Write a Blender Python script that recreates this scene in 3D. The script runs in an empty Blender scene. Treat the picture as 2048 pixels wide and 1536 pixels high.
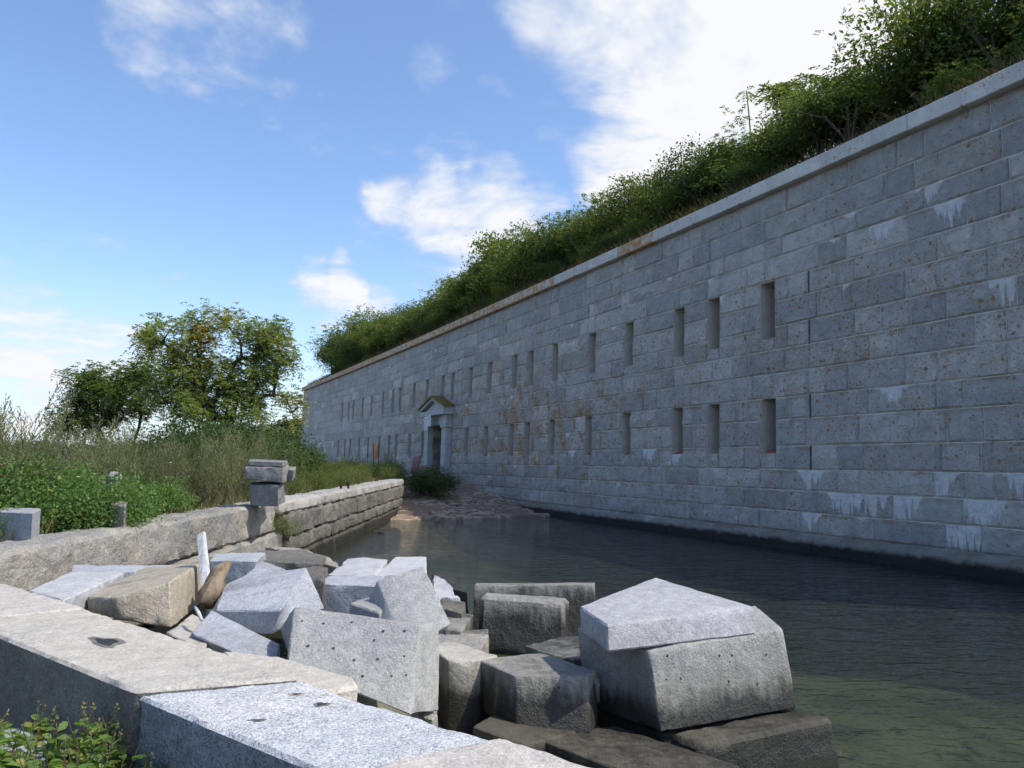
import bpy, bmesh, math, random
import numpy as np
from mathutils import Vector, Matrix, noise as mnoise

sc = bpy.context.scene
COL = sc.collection
R = random.Random(7)
NR = np.random.RandomState(11)

# ------------------------------------------------------------------ camera
FPX, HORIZON = 1538.0, 918.0                     # focal length and horizon row for a 2048 x 1536 frame
PITCH = math.atan((HORIZON - 768) / FPX)
cam_data = bpy.data.cameras.new('camera')
cam_data.sensor_width = 36.0
cam_data.lens = 36.0 * FPX / 2048
cam_data.clip_start = 0.05
cam_data.clip_end = 20000
cam = bpy.data.objects.new('camera', cam_data)
cam.rotation_euler = (math.pi / 2 + PITCH, 0, 0)
COL.objects.link(cam)
sc.camera = cam

# ------------------------------------------------------------------ light
SUN_AZ, SUN_EL = math.radians(-18), math.radians(52)      # azimuth from +X (right), negative = towards the camera side
sun_vec = Vector((math.cos(SUN_EL) * math.cos(SUN_AZ), math.cos(SUN_EL) * math.sin(SUN_AZ), math.sin(SUN_EL)))
sun_data = bpy.data.lights.new('sun', 'SUN')
sun_data.energy = 2.1
sun_data.angle = math.radians(0.6)
sun_data.color = (1.0, 0.93, 0.82)
sun = bpy.data.objects.new('sun', sun_data)
sun.rotation_euler = sun_vec.to_track_quat('Z', 'Y').to_euler()
COL.objects.link(sun)
sc.view_settings.view_transform = 'Standard'
sc.view_settings.look = 'None'
sc.view_settings.gamma = 1
sc.view_settings.exposure = 1.2
sc.view_settings.use_curve_mapping = False
sc.render.engine = 'CYCLES'
sc.cycles.use_denoising = True
sc.cycles.max_bounces = 6
sc.cycles.diffuse_bounces = 3
sc.cycles.glossy_bounces = 3
sc.cycles.transparent_max_bounces = 16

def ray(x, y):
    u, v = (x - 1024) / FPX, (768 - y) / FPX
    c, s = math.cos(PITCH), math.sin(PITCH)
    return Vector((u, c - v * s, s + v * c))
def atz(x, y, z):
    r = ray(x, y); return r * (z / r.z)
def atd(x, y, d):
    r = ray(x, y); return r * (d / r.y)

# ------------------------------------------------------------------ node helper
class NT:
    def __init__(s, tree):
        s.t = tree; s.n = tree.nodes; s.l = tree.links
    def add(s, typ, ins=None, **props):
        n = s.n.new(typ)
        for k, v in props.items(): setattr(n, k, v)
        if ins:
            for k, v in ins.items():
                sock = n.inputs[k]
                if isinstance(v, bpy.types.NodeSocket): s.l.new(v, sock)
                else: sock.default_value = v
        return n
    def math(s, op, a, b=0.0, c=None, clamp=False):
        n = s.add('ShaderNodeMath', {0: a, 1: b}, operation=op, use_clamp=clamp)
        if c is not None:
            if isinstance(c, bpy.types.NodeSocket): s.l.new(c, n.inputs[2])
            else: n.inputs[2].default_value = c
        return n.outputs[0]
    def mix(s, f, a, b, blend='MIX'):
        n = s.add('ShaderNodeMix', data_type='RGBA', blend_type=blend)
        for i, v in ((0, f), (6, a), (7, b)):
            if isinstance(v, bpy.types.NodeSocket): s.l.new(v, n.inputs[i])
            else:
                n.inputs[i].default_value = (tuple(v) + (1,))[:4] if isinstance(v, (tuple, list)) else v
        return n.outputs[2]
    def ramp(s, f, lo, hi, smooth=True):
        n = s.add('ShaderNodeMapRange', {0: f, 1: lo, 2: hi, 3: 0.0, 4: 1.0}, interpolation_type='SMOOTHSTEP' if smooth else 'LINEAR')
        return n.outputs[0]
    def noise(s, vec, scale, detail=3.0, rough=0.55, dist=0.0, dims='3D'):
        n = s.add('ShaderNodeTexNoise', {'Scale': scale, 'Detail': detail, 'Roughness': rough, 'Distortion': dist}, noise_dimensions=dims)
        if vec is not None: s.l.new(vec, n.inputs['W' if dims == '1D' else 'Vector'])
        return n.outputs['Fac']

# ------------------------------------------------------------------ world: sky texture and clouds by direction
world = bpy.data.worlds.new('World')
sc.world = world
world.use_nodes = True
world.cycles.sampling_method = 'MANUAL'
world.cycles.sample_map_resolution = 512
wt = NT(world.node_tree)
wt.n.clear()
sky = wt.add('ShaderNodeTexSky', sky_type='NISHITA', sun_disc=False, sun_elevation=SUN_EL,
             sun_rotation=math.radians(90) - SUN_AZ, altitude=0, air_density=1.0, dust_density=1.2, ozone_density=1.6)
tc = wt.add('ShaderNodeTexCoord').outputs['Generated']
sep = wt.add('ShaderNodeSeparateXYZ', {0: tc})
zc = wt.math('MAXIMUM', sep.outputs[2], 0.0)
den = wt.math('ADD', zc, 0.16)
px = wt.math('DIVIDE', sep.outputs[0], den)
py = wt.math('DIVIDE', sep.outputs[1], den)
plane = wt.add('ShaderNodeCombineXYZ', {0: px, 1: py, 2: 0.0}).outputs[0]
n1 = wt.noise(plane, 1.5, 6.0, 0.62, 0.5)
n2 = wt.noise(plane, 6.0, 4.0, 0.6, 0.3)
fb = wt.math('ADD', wt.math('MULTIPLY', n1, 0.72), wt.math('MULTIPLY', n2, 0.28))
wn = wt.add('ShaderNodeTexNoise', {'Vector': tc, 'Scale': 7.0, 'Detail': 4.0, 'Roughness': 0.6})
wv = wt.add('ShaderNodeVectorMath', {0: wn.outputs['Color'], 1: (0.5, 0.5, 0.5)}, operation='SUBTRACT').outputs[0]
wv = wt.add('ShaderNodeVectorMath', {0: wv, 'Scale': 0.11}, operation='SCALE').outputs[0]
tw = wt.add('ShaderNodeVectorMath', {0: wt.add('ShaderNodeVectorMath', {0: tc, 1: wv}, operation='ADD').outputs[0]}, operation='NORMALIZE').outputs[0]
bias = None
# banks of cloud: direction of each bank, angular radius in degrees, weight
BANKS = [((1440, 30), 11, .55), ((1300, 180), 6.5, .46), ((1570, 30), 13, .6), ((1250, 30), 6.0, .44), ((1290, 310), 5.5, .46), ((1230, 300), 3, .26), ((1380, 230), 7.5, .55), ((1110, 0), 4.0, .34), ((1900, -300), 24, .34),
         ((790, 395), 3.0, .42), ((850, 400), 3.6, .46), ((920, 430), 3.8, .38), ((990, 465), 4.5, .38), ((860, 480), 4, .22), ((760, 490), 3, .17), ((1060, 445), 3.5, .26),
         ((690, 587), 2.4, .40), ((620, 582), 2.2, .34), ((750, 597), 2.3, .24),
         ((40, 735), 6, .42), ((180, 750), 5.5, .42), ((-120, 720), 8, .32), ((60, 596), 3, .16), ((190, 600), 2.5, .16), ((420, 850), 6, .22), ((640, 770), 4, .16), ((150, 850), 7, .24), ((10, 670), 3.5, .2),
         ((295, 50), 3.4, .34), ((430, 40), 5.5, .3), ((530, 110), 3.2, .28), ((310, 5), 3.4, .24), ((470, 80), 3.6, .2),
         ((860, 130), 2.4, .15), ((975, 205), 2.6, .2), ((640, 240), 2.4, .16), ((545, 205), 1.7, .2), ((925, 315), 2.8, .2), ((840, 303), 2.2, .2), ((900, 20), 2.4, .13), ((1065, 100), 2.4, .16), ((1120, 250), 2.4, .19), ((740, 265), 1.8, .16),
         ((-900, 300), 20, .2), ((-2500, -400), 30, .2), ((2800, 500), 18, .2)]
for (bx, by), rad, wgt in BANKS:
    d = ray(bx, by).normalized()
    dn = wt.add('ShaderNodeVectorMath', {0: tw, 1: tuple(d)}, operation='DOT_PRODUCT').outputs['Value']
    m = wt.add('ShaderNodeMapRange', {0: dn, 1: math.cos(math.radians(rad * 1.3)), 2: math.cos(math.radians(rad * 0.1)), 3: 0.0, 4: wgt * 0.92}, interpolation_type='SMOOTHSTEP').outputs[0]
    bias = m if bias is None else wt.math('MAXIMUM', bias, m)
fb = wt.math('ADD', wt.math('MULTIPLY', wt.math('SUBTRACT', fb, 0.5), 1.35), 0.48)
dens = wt.math('ADD', fb, bias)
cov = wt.ramp(dens, 0.60, 0.95)
shade = wt.ramp(dens, 0.66, 0.95)
cl = wt.mix(shade, (2.5, 2.8, 3.3), (3.45, 3.5, 3.6))
skyc = wt.mix(1.0, sky.outputs[0], (0.735, 0.795, 0.885), 'MULTIPLY')
lowhaze = wt.ramp(sep.outputs[2], 0.26, -0.02)
skyc = wt.mix(wt.math('MULTIPLY', lowhaze, 0.25), skyc, (3.5, 3.95, 4.6))
bg = wt.add('ShaderNodeBackground', {'Color': wt.mix(cov, skyc, cl), 'Strength': 0.12})
wt.l.new(bg.outputs[0], wt.add('ShaderNodeOutputWorld').inputs[0])

# ------------------------------------------------------------------ materials
MATS = {}
def newmat(name):
    m = bpy.data.materials.new(name); m.use_nodes = True
    t = NT(m.node_tree); t.n.clear()
    out = t.add('ShaderNodeOutputMaterial')
    MATS[name] = m
    return m, t, out
def finish(t, out, col, rough, bumpsock=None, bstr=0.5, bdist=0.01, spec=0.3):
    p = t.add('ShaderNodeBsdfPrincipled', {'Roughness': rough, 'Specular IOR Level': spec})
    if isinstance(col, bpy.types.NodeSocket): t.l.new(col, p.inputs['Base Color'])
    else: p.inputs['Base Color'].default_value = (tuple(col) + (1,))[:4]
    if bumpsock is not None:
        b = t.add('ShaderNodeBump', {'Strength': bstr, 'Distance': bdist, 'Height': bumpsock})
        t.l.new(b.outputs[0], p.inputs['Normal'])
    t.l.new(p.outputs[0], out.inputs[0])
    return p

def granite(name, c1, c2, sp=170.0, contrast=0.5, tide=None, tidew=0.35, bump=0.006, stain=(0.20, 0.13, 0.07), stain_amt=0.3, var=0.18, dark=(0.022, 0.021, 0.018)):
    m, t, out = newmat(name)
    pos = t.add('ShaderNodeNewGeometry').outputs['Position']
    rnd = t.add('ShaderNodeObjectInfo').outputs['Random']
    big = t.noise(pos, 1.7, 5, 0.6)
    col = t.mix(t.ramp(big, 0.35, 0.66), c1, c2)
    st = t.noise(pos, 3.1, 7, 0.65, 0.8)
    col = t.mix(t.math('MULTIPLY', t.ramp(st, 0.56, 0.74), stain_amt), col, stain)
    mott = t.noise(pos, 14, 4, 0.6)
    s1 = t.noise(pos, sp, 2.5, 0.7)
    s2 = t.noise(pos, sp * 0.43, 2, 0.6)
    k = t.math('ADD', t.math('MULTIPLY', t.math('SUBTRACT', s1, 0.5), 2.6 * contrast), t.math('MULTIPLY', t.math('SUBTRACT', s2, 0.5), 1.5 * contrast))
    k = t.math('ADD', k, t.math('MULTIPLY', t.math('SUBTRACT', mott, 0.5), 0.75))
    k = t.math('ADD', k, t.math('MULTIPLY', t.math('SUBTRACT', rnd, 0.5), var))
    k = t.math('MAXIMUM', t.math('ADD', k, 1.0), 0.25)
    kc = t.add('ShaderNodeCombineXYZ', {0: k, 1: k, 2: k}).outputs[0]
    col = t.mix(1.0, col, kc, 'MULTIPLY')
    rough = 0.85
    if tide is not None:
        zz = t.add('ShaderNodeSeparateXYZ', {0: pos}).outputs[2]
        zn = t.math('ADD', zz, t.math('MULTIPLY', t.math('SUBTRACT', t.noise(pos, 2.6, 6, 0.65), 0.5), tidew * 1.3))
        strk = t.add('ShaderNodeMapping', {0: pos, 'Scale': (16, 16, 1.2)}).outputs[0]
        zn = t.math('ADD', zn, t.math('MULTIPLY', t.math('SUBTRACT', t.noise(strk, 1.0, 3, 0.6), 0.5), tidew * 0.7))
        col = t.mix(t.math('MULTIPLY', t.ramp(zn, tide + tidew, tide), 0.5), col, (0.13, 0.12, 0.09))
        wet = t.ramp(zn, tide + tidew * 0.25, tide - tidew * 0.35)
        col = t.mix(t.math('MULTIPLY', wet, 0.93), col, dark)
        rough = t.math('SUBTRACT', 0.85, t.math('MULTIPLY', wet, 0.4))
    h = t.math('ADD', t.math('MULTIPLY', t.noise(pos, 9, 6, 0.65), 2.2), t.math('MULTIPLY', t.noise(pos, 70, 4, 0.7), 0.6))
    finish(t, out, col, rough, h, 0.8, bump)
    return m

granite('granite_tan', (0.43, 0.392, 0.335), (0.385, 0.36, 0.315), 150, 0.5, stain_amt=0.25, bump=0.009)
granite('granite_white', (0.46, 0.46, 0.46), (0.39, 0.405, 0.42), 210, 1.1, stain_amt=0.08, bump=0.010)
granite('granite_pink', (0.44, 0.40, 0.355), (0.39, 0.36, 0.325), 150, 0.5, stain_amt=0.15, bump=0.009)
granite('granite_grey', (0.33, 0.325, 0.31), (0.27, 0.27, 0.26), 150, 0.55, tide=-1.55, tidew=0.32, bump=0.016, stain_amt=0.2)
granite('granite_blue', (0.34, 0.355, 0.38), (0.29, 0.30, 0.32), 150, 0.55, tide=-1.7, tidew=0.3, bump=0.013, stain_amt=0.1)
granite('granite_buff', (0.385, 0.335, 0.26), (0.335, 0.295, 0.235), 140, 0.5, tide=-1.75, tidew=0.25, bump=0.013, stain_amt=0.3)
granite('granite_pale', (0.41, 0.41, 0.415), (0.37, 0.37, 0.375), 160, 0.45, tide=-1.75, tidew=0.25, bump=0.010, stain_amt=0.1)
granite('granite_tidal', (0.35, 0.345, 0.325), (0.30, 0.295, 0.28), 140, 0.5, tide=-1.50, tidew=0.35, bump=0.018, stain_amt=0.4)
granite('granite_wet', (0.075, 0.064, 0.044), (0.04, 0.036, 0.027), 120, 0.5, tide=-1.72, tidew=0.25, bump=0.02, stain=(0.16, 0.14, 0.095), stain_amt=0.5)
granite('granite_rough', (0.215, 0.20, 0.172), (0.15, 0.145, 0.132), 90, 0.7, tide=-1.66, tidew=0.22, bump=0.07, stain=(0.20, 0.125, 0.06), stain_amt=0.75, var=0.4)
granite('granite_split', (0.36, 0.33, 0.275), (0.27, 0.265, 0.25), 110, 0.6, tide=-1.9, tidew=0.2, bump=0.045, stain=(0.24, 0.17, 0.09), stain_amt=0.5, var=0.25)
granite('granite_rusty', (0.40, 0.385, 0.34), (0.36, 0.34, 0.30), 150, 0.45, tide=-1.58, tidew=0.2, bump=0.012, stain=(0.30, 0.16, 0.06), stain_amt=0.9)
granite('granite_lilac', (0.36, 0.355, 0.37), (0.325, 0.322, 0.335), 170, 0.6, bump=0.010, stain_amt=0.05)
granite('granite_stack', (0.25, 0.245, 0.235), (0.20, 0.20, 0.195), 110, 0.6, bump=0.035, stain=(0.17, 0.14, 0.10), stain_amt=0.4)
granite('granite_shade_tan', (0.185, 0.18, 0.155), (0.14, 0.138, 0.12), 120, 0.6, bump=0.03, stain=(0.10, 0.10, 0.07), stain_amt=0.6)  # weathered capstone sides, with their shade also put into the colour
granite('granite_shade_blue', (0.20, 0.22, 0.245), (0.165, 0.18, 0.20), 190, 1.0, bump=0.02, stain=(0.12, 0.12, 0.11), stain_amt=0.4)  # same for the white capstone: weathering plus shade in a darker tone
granite('granite_cap', (0.36, 0.345, 0.315), (0.31, 0.30, 0.28), 130, 0.45, bump=0.012, stain_amt=0.2, var=0.2)

# the fort wall's own granite: uv 'wall' = metres along and up, uv 'loc' = metres from the stone's left and top edge, 'data' = tint, drip, lichen
def wallmat(name, coping=False):
    m, t, out = newmat(name)
    pos = t.add('ShaderNodeNewGeometry').outputs['Position']
    uv = t.add('ShaderNodeUVMap', uv_map='wall').outputs[0]
    loc = t.add('ShaderNodeUVMap', uv_map='loc').outputs[0]
    datn = t.add('ShaderNodeAttribute', attribute_name='data')
    dat = t.add('ShaderNodeSeparateColor', {0: datn.outputs['Color']})
    dripc = t.math('MULTIPLY', datn.outputs['Alpha'], 2.0)
    tint, drip, lich = dat.outputs[0], dat.outputs[1], dat.outputs[2]
    us = t.add('ShaderNodeSeparateXYZ', {0: uv}); ls = t.add('ShaderNodeSeparateXYZ', {0: loc})
    S, Z, V = us.outputs[0], us.outputs[1], ls.outputs[1]
    a = t.mix(tint, (0.375, 0.375, 0.375), (0.585, 0.565, 0.525))
    warm = t.ramp(t.math('FRACT', t.math('MULTIPLY', tint, 7.31)), 0.78, 0.98)
    a = t.mix(t.math('MULTIPLY', warm, 0.5), a, (0.37, 0.325, 0.275))
    mot = t.noise(pos, 2.4, 6, 0.65, 0.5)
    fine = t.noise(pos, 38, 4, 0.7)
    k = t.math('ADD', 1.0, t.math('ADD', t.math('MULTIPLY', t.math('SUBTRACT', mot, 0.5), 0.75), t.math('MULTIPLY', t.math('SUBTRACT', fine, 0.5), 0.8)))
    col = t.mix(1.0, a, t.add('ShaderNodeCombineXYZ', {0: k, 1: k, 2: k}).outputs[0], 'MULTIPLY')
    # grey streaks of weathering that run down the face
    sm = t.add('ShaderNodeMapping', {0: uv, 'Scale': (2.6, 0.35, 1)}).outputs[0]
    col = t.mix(t.math('MULTIPLY', t.ramp(t.noise(sm, 1.0, 5, 0.6), 0.52, 0.74), 0.4), col, (0.19, 0.195, 0.20))
    # tan bleed along the bed joints
    bedn = t.math('MULTIPLY', t.ramp(t.noise(uv, 1.4, 4, 0.6), 0.43, 0.62), t.ramp(V, 0.12, 0.0))
    col = t.mix(t.math('MULTIPLY', bedn, 0.7), col, (0.30, 0.22, 0.13))
    # orange lichen: spots and sheets
    wob = t.add('ShaderNodeTexNoise', {'Vector': uv, 'Scale': 15.0, 'Detail': 2.0})
    wv = t.add('ShaderNodeVectorMath', {0: wob.outputs['Color'], 'Scale': 0.055}, operation='SCALE').outputs[0]
    uw = t.add('ShaderNodeVectorMath', {0: uv, 1: wv}, operation='ADD').outputs[0]
    vo = t.add('ShaderNodeTexVoronoi', {'Vector': uw, 'Scale': 9.5, 'Randomness': 1.0}, feature='F1', voronoi_dimensions='2D')
    vr = t.add('ShaderNodeSeparateColor', {0: vo.outputs['Color']})
    clus = t.math('ADD', t.math('MULTIPLY', t.math('SUBTRACT', t.noise(uv, 0.5, 2, 0.6), 0.5), 1.2), t.math('MULTIPLY', t.math('SUBTRACT', t.noise(uv, 2.2, 2, 0.6), 0.5), 1.6))
    keep = t.math('GREATER_THAN', t.math('ADD', vr.outputs[0], clus), t.math('SUBTRACT', 0.93, t.math('MULTIPLY', lich, 0.75)))
    rad = t.math('ADD', 0.07, t.math('MULTIPLY', t.math('POWER', vr.outputs[1], 2.5), 0.34))
    spot = t.math('MULTIPLY', keep, t.ramp(t.math('SUBTRACT', vo.outputs['Distance'], rad), 0.03, -0.07))
    vf = t.add('ShaderNodeTexVoronoi', {'Vector': uw, 'Scale': 26.0, 'Randomness': 1.0}, feature='F1', voronoi_dimensions='2D')
    vfr = t.add('ShaderNodeSeparateColor', {0: vf.outputs['Color']})
    kf = t.math('GREATER_THAN', t.math('ADD', vfr.outputs[0], t.math('MULTIPLY', clus, 0.7)), t.math('SUBTRACT', 1.0, t.math('MULTIPLY', lich, 0.95)))
    spot = t.math('MAXIMUM', spot, t.math('MULTIPLY', kf, t.ramp(t.math('SUBTRACT', vf.outputs['Distance'], t.math('MULTIPLY', vfr.outputs[1], 0.45)), 0.06, -0.06)))
    amt, e0, e1 = (0.42, 0.47, 0.58) if coping else (0.38, 0.588, 0.67)
    sheet = t.ramp(t.math('ADD', t.noise(uv, 1.6, 7, 0.72, 0.3), t.math('MULTIPLY', t.math('SUBTRACT', lich, 0.5), amt)), e0, e1)
    sheet = t.math('MULTIPLY', sheet, t.ramp(lich, 0.08, 0.4))
    brk = t.ramp(t.noise(uv, 4.5 if coping else 14, 5, 0.72), 0.44 if coping else 0.38, 0.52 if coping else 0.54)
    lmask = t.math('MAXIMUM', t.math('MULTIPLY', spot, 0.75), t.math('MULTIPLY', t.math('MULTIPLY', sheet, brk), 0.88))
    lcol = t.mix(t.ramp(t.noise(uv, 9, 4, 0.7), 0.35, 0.65), (0.20, 0.11, 0.035), (0.52, 0.25, 0.035))
    col = t.mix(lmask, col, lcol)
    # white lime that has run out of the joints
    comb = t.noise(S, 8.5, 4, 0.7, 0.0, '1D')
    env = t.math('SUBTRACT', 1.0, t.math('DIVIDE', t.math('ABSOLUTE', t.math('SUBTRACT', ls.outputs[0], dripc)), t.math('ADD', 0.10, t.math('MULTIPLY', drip, 0.42))))
    env = t.math('MAXIMUM', env, 0.0)
    ln = t.math('MULTIPLY', t.math('MULTIPLY', drip, 1.15), t.math('MULTIPLY', t.ramp(comb, 0.30, 0.72, False), env))
    ln = t.math('ADD', ln, t.math('MULTIPLY', t.ramp(env, 0.0, 0.25), 0.03))
    dm = t.math('MULTIPLY', t.ramp(t.math('SUBTRACT', ln, V), -0.02, 0.05), t.ramp(drip, 0.02, 0.1))
    dm = t.math('MULTIPLY', dm, t.ramp(t.noise(pos, 9, 4, 0.7), 0.22, 0.50))
    col = t.mix(t.math('MULTIPLY', dm, 0.9), col, (0.76, 0.76, 0.76))
    # thin white line of old pointing under the bed joints here and there
    pt = t.math('MULTIPLY', t.ramp(V, 0.03, 0.0), t.ramp(t.noise(uv, 0.9, 3, 0.6), 0.50, 0.60))
    col = t.mix(t.math('MULTIPLY', pt, 0.6), col, (0.62, 0.60, 0.56))
    rough = 0.85
    if not coping:
        zz = t.math('ADD', Z, t.math('MULTIPLY', t.math('SUBTRACT', t.noise(pos, 3.2, 6, 0.7), 0.5), 0.22))
        col = t.mix(t.math('MULTIPLY', t.ramp(zz, -1.45, -1.66), 0.55), col, (0.17, 0.155, 0.11))
        wet = t.ramp(zz, -1.68, -1.80)
        col = t.mix(t.math('MULTIPLY', wet, 0.95), col, (0.013, 0.014, 0.015))
    h = t.math('ADD', t.math('MULTIPLY', t.noise(pos, 5.5, 8, 0.7, 0.6), 3.0), t.math('MULTIPLY', t.noise(pos, 45, 4, 0.7), 0.5))
    finish(t, out, col, rough, h, 1.0 if not coping else 0.35, 0.055)
    return m
wallmat('fort_granite'); wallmat('fort_coping', True)

def plain(name, c1, c2, scale=8.0, rough=0.85, bump=0.01, bscale=20.0, spec=0.3):
    m, t, out = newmat(name)
    pos = t.add('ShaderNodeNewGeometry').outputs['Position']
    col = t.mix(t.ramp(t.noise(pos, scale, 6, 0.65, 0.4), 0.35, 0.65), c1, c2)
    finish(t, out, col, rough, t.noise(pos, bscale, 6, 0.65), 0.7, bump, spec)
    return m
plain('mortar', (0.62, 0.61, 0.58), (0.40, 0.38, 0.34), 3)
plain('jamb_stone', (0.50, 0.455, 0.39), (0.42, 0.385, 0.335), 5)
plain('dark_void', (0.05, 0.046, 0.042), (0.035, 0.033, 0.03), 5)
plain('red_brick', (0.28, 0.07, 0.045), (0.20, 0.06, 0.04), 9)
plain('portal_stone', (0.42, 0.435, 0.425), (0.35, 0.365, 0.36), 4, bump=0.004, bscale=60)
plain('passage_stone', (0.60, 0.53, 0.43), (0.50, 0.45, 0.37), 4)
plain('moss', (0.13, 0.125, 0.03), (0.24, 0.14, 0.04), 14, bump=0.02, bscale=40)
plain('paper', (0.70, 0.68, 0.70), (0.62, 0.60, 0.62), 6, 0.6, 0.001)
plain('print_ink', (0.22, 0.20, 0.24), (0.30, 0.25, 0.30), 30, 0.6, 0.001)
plain('rust', (0.10, 0.035, 0.015), (0.05, 0.02, 0.012), 30, 0.9, 0.01, 60)
plain('plywood', (0.42, 0.22, 0.09), (0.30, 0.13, 0.045), 9, 0.8, 0.004)
plain('red_paint', (0.15, 0.022, 0.022), (0.11, 0.018, 0.02), 6, 0.55, 0.002)
plain('bark', (0.085, 0.065, 0.048), (0.05, 0.04, 0.032), 12, 0.9, 0.02, 40)
plain('twig', (0.10, 0.085, 0.06), (0.07, 0.06, 0.045), 15, 0.9, 0.005, 60)
plain('dead_wood', (0.40, 0.37, 0.33), (0.30, 0.27, 0.24), 15, 0.9, 0.005, 60)
plain('iron', (0.035, 0.025, 0.02), (0.06, 0.03, 0.018), 30, 0.8, 0.005, 60)
plain('dark_rock', (0.045, 0.042, 0.038), (0.025, 0.024, 0.022), 8, 0.7, 0.02, 20)
plain('house_white', (0.72, 0.72, 0.70), (0.66, 0.66, 0.65), 2, 0.7, 0.002)
plain('house_roof', (0.12, 0.12, 0.125), (0.09, 0.09, 0.10), 2, 0.8, 0.002)
plain('hill_soil', (0.05, 0.065, 0.025), (0.07, 0.075, 0.035), 0.08, 0.95, 0.4, 0.3)

def woodmat(name, c1, c2, c3):
    m, t, out = newmat(name)
    co = t.add('ShaderNodeTexCoord').outputs['Object']
    st = t.add('ShaderNodeMapping', {0: co, 'Scale': (26, 26, 2.2)}).outputs[0]
    g = t.noise(st, 1.0, 7, 0.7, 0.6)
    col = t.mix(t.ramp(g, 0.33, 0.62), c1, c2)
    col = t.mix(t.ramp(t.noise(co, 7, 4), 0.58, 0.7), col, c3)
    finish(t, out, col, 0.85, g, 0.9, 0.012)
woodmat('driftwood', (0.09, 0.065, 0.045), (0.27, 0.205, 0.14), (0.40, 0.27, 0.13))
woodmat('grey_timber', (0.36, 0.36, 0.37), (0.55, 0.55, 0.56), (0.45, 0.43, 0.42))

def groundmat():
    m, t, out = newmat('soil')
    pos = t.add('ShaderNodeNewGeometry').outputs['Position']
    a = t.mix(t.ramp(t.noise(pos, 1.2, 6, 0.65), 0.38, 0.62), (0.075, 0.085, 0.03), (0.14, 0.115, 0.06))
    a = t.mix(t.ramp(t.noise(pos, 22, 4, 0.7), 0.5, 0.7), a, (0.06, 0.05, 0.03))
    finish(t, out, a, 0.95, t.noise(pos, 16, 6, 0.7), 0.9, 0.03)
    m, t, out = newmat('bank_soil')
    pos = t.add('ShaderNodeNewGeometry').outputs['Position']
    a = t.mix(t.ramp(t.noise(pos, 1.6, 6, 0.65), 0.38, 0.62), (0.035, 0.045, 0.018), (0.075, 0.06, 0.032))
    finish(t, out, a, 0.95, t.noise(pos, 10, 6, 0.7), 0.9, 0.05)
    m, t, out = newmat('seabed')
    pos = t.add('ShaderNodeNewGeometry').outputs['Position']
    a = t.mix(t.ramp(t.noise(pos, 0.7, 6, 0.65, 0.6), 0.36, 0.62), (0.075, 0.082, 0.05), (0.21, 0.205, 0.135))
    a = t.mix(t.ramp(t.noise(pos, 2.7, 6, 0.7, 1.0), 0.55, 0.66), a, (0.03, 0.03, 0.016))
    a = t.mix(t.ramp(t.noise(pos, 0.9, 4, 0.7, 1.4), 0.66, 0.74), a, (0.20, 0.11, 0.03))
    sp = t.add('ShaderNodeTexVoronoi', {'Vector': pos, 'Scale': 5.0}, feature='F1')
    a = t.mix(t.math('MULTIPLY', t.ramp(sp.outputs['Distance'], 0.10, 0.06), t.math('GREATER_THAN', t.add('ShaderNodeSeparateColor', {0: sp.outputs['Color']}).outputs[0], 0.72)), a, (0.42, 0.42, 0.38))
    finish(t, out, a, 0.95, t.noise(pos, 6, 6, 0.7), 0.9, 0.06)
    m, t, out = newmat('wrack')
    pos = t.add('ShaderNodeNewGeometry').outputs['Position']
    st = t.add('ShaderNodeMapping', {0: pos, 'Scale': (0.9, 3.4, 9), 'Rotation': (0, 0, 0.12)}).outputs[0]
    n = t.noise(st, 2.2, 8, 0.72, 0.7)
    a = t.mix(t.ramp(n, 0.42, 0.54), (0.085, 0.058, 0.045), (0.48, 0.37, 0.26))
    a = t.mix(t.ramp(t.noise(pos, 1.1, 4, 0.6), 0.46, 0.6), a, (0.25, 0.17, 0.12))
    a = t.mix(t.ramp(t.noise(pos, 50, 3, 0.7), 0.55, 0.72), a, (0.32, 0.26, 0.21))
    finish(t, out, a, 0.9, t.math('ADD', n, t.math('MULTIPLY', t.noise(pos, 40, 4), 0.3)), 1.0, 0.06)
groundmat()

def watermat():
    m, t, out = newmat('water')
    pos = t.add('ShaderNodeNewGeometry').outputs['Position']
    st = t.add('ShaderNodeMapping', {0: pos, 'Rotation': (0, 0, 0.15), 'Scale': (1.1, 2.6, 1)}).outputs[0]
    w1 = t.noise(st, 1.7, 3, 0.55, 0.6)
    w2 = t.noise(st, 6.0, 3, 0.55, 0.4)
    h = t.math('ADD', t.math('MULTIPLY', w1, 1.0), t.math('MULTIPLY', w2, 0.32))
    b = t.add('ShaderNodeBump', {'Strength': 0.6, 'Distance': 0.07, 'Height': h})
    fr = t.add('ShaderNodeFresnel', {'IOR': 1.33, 'Normal': b.outputs[0]})
    gl = t.add('ShaderNodeBsdfGlossy', {'Color': (1, 1, 1, 1), 'Roughness': 0.03, 'Normal': b.outputs[0]})
    tr = t.add('ShaderNodeBsdfTransparent', {'Color': (0.60, 0.68, 0.57, 1)})
    df = t.add('ShaderNodeBsdfDiffuse', {'Color': (0.055, 0.066, 0.053, 1)})
    body = t.add('ShaderNodeMixShader', {0: 0.30, 1: tr.outputs[0], 2: df.outputs[0]})
    mx = t.add('ShaderNodeMixShader', {0: fr.outputs[0], 1: body.outputs[0], 2: gl.outputs[0]})
    t.l.new(mx.outputs[0], out.inputs[0])
watermat()

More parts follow.
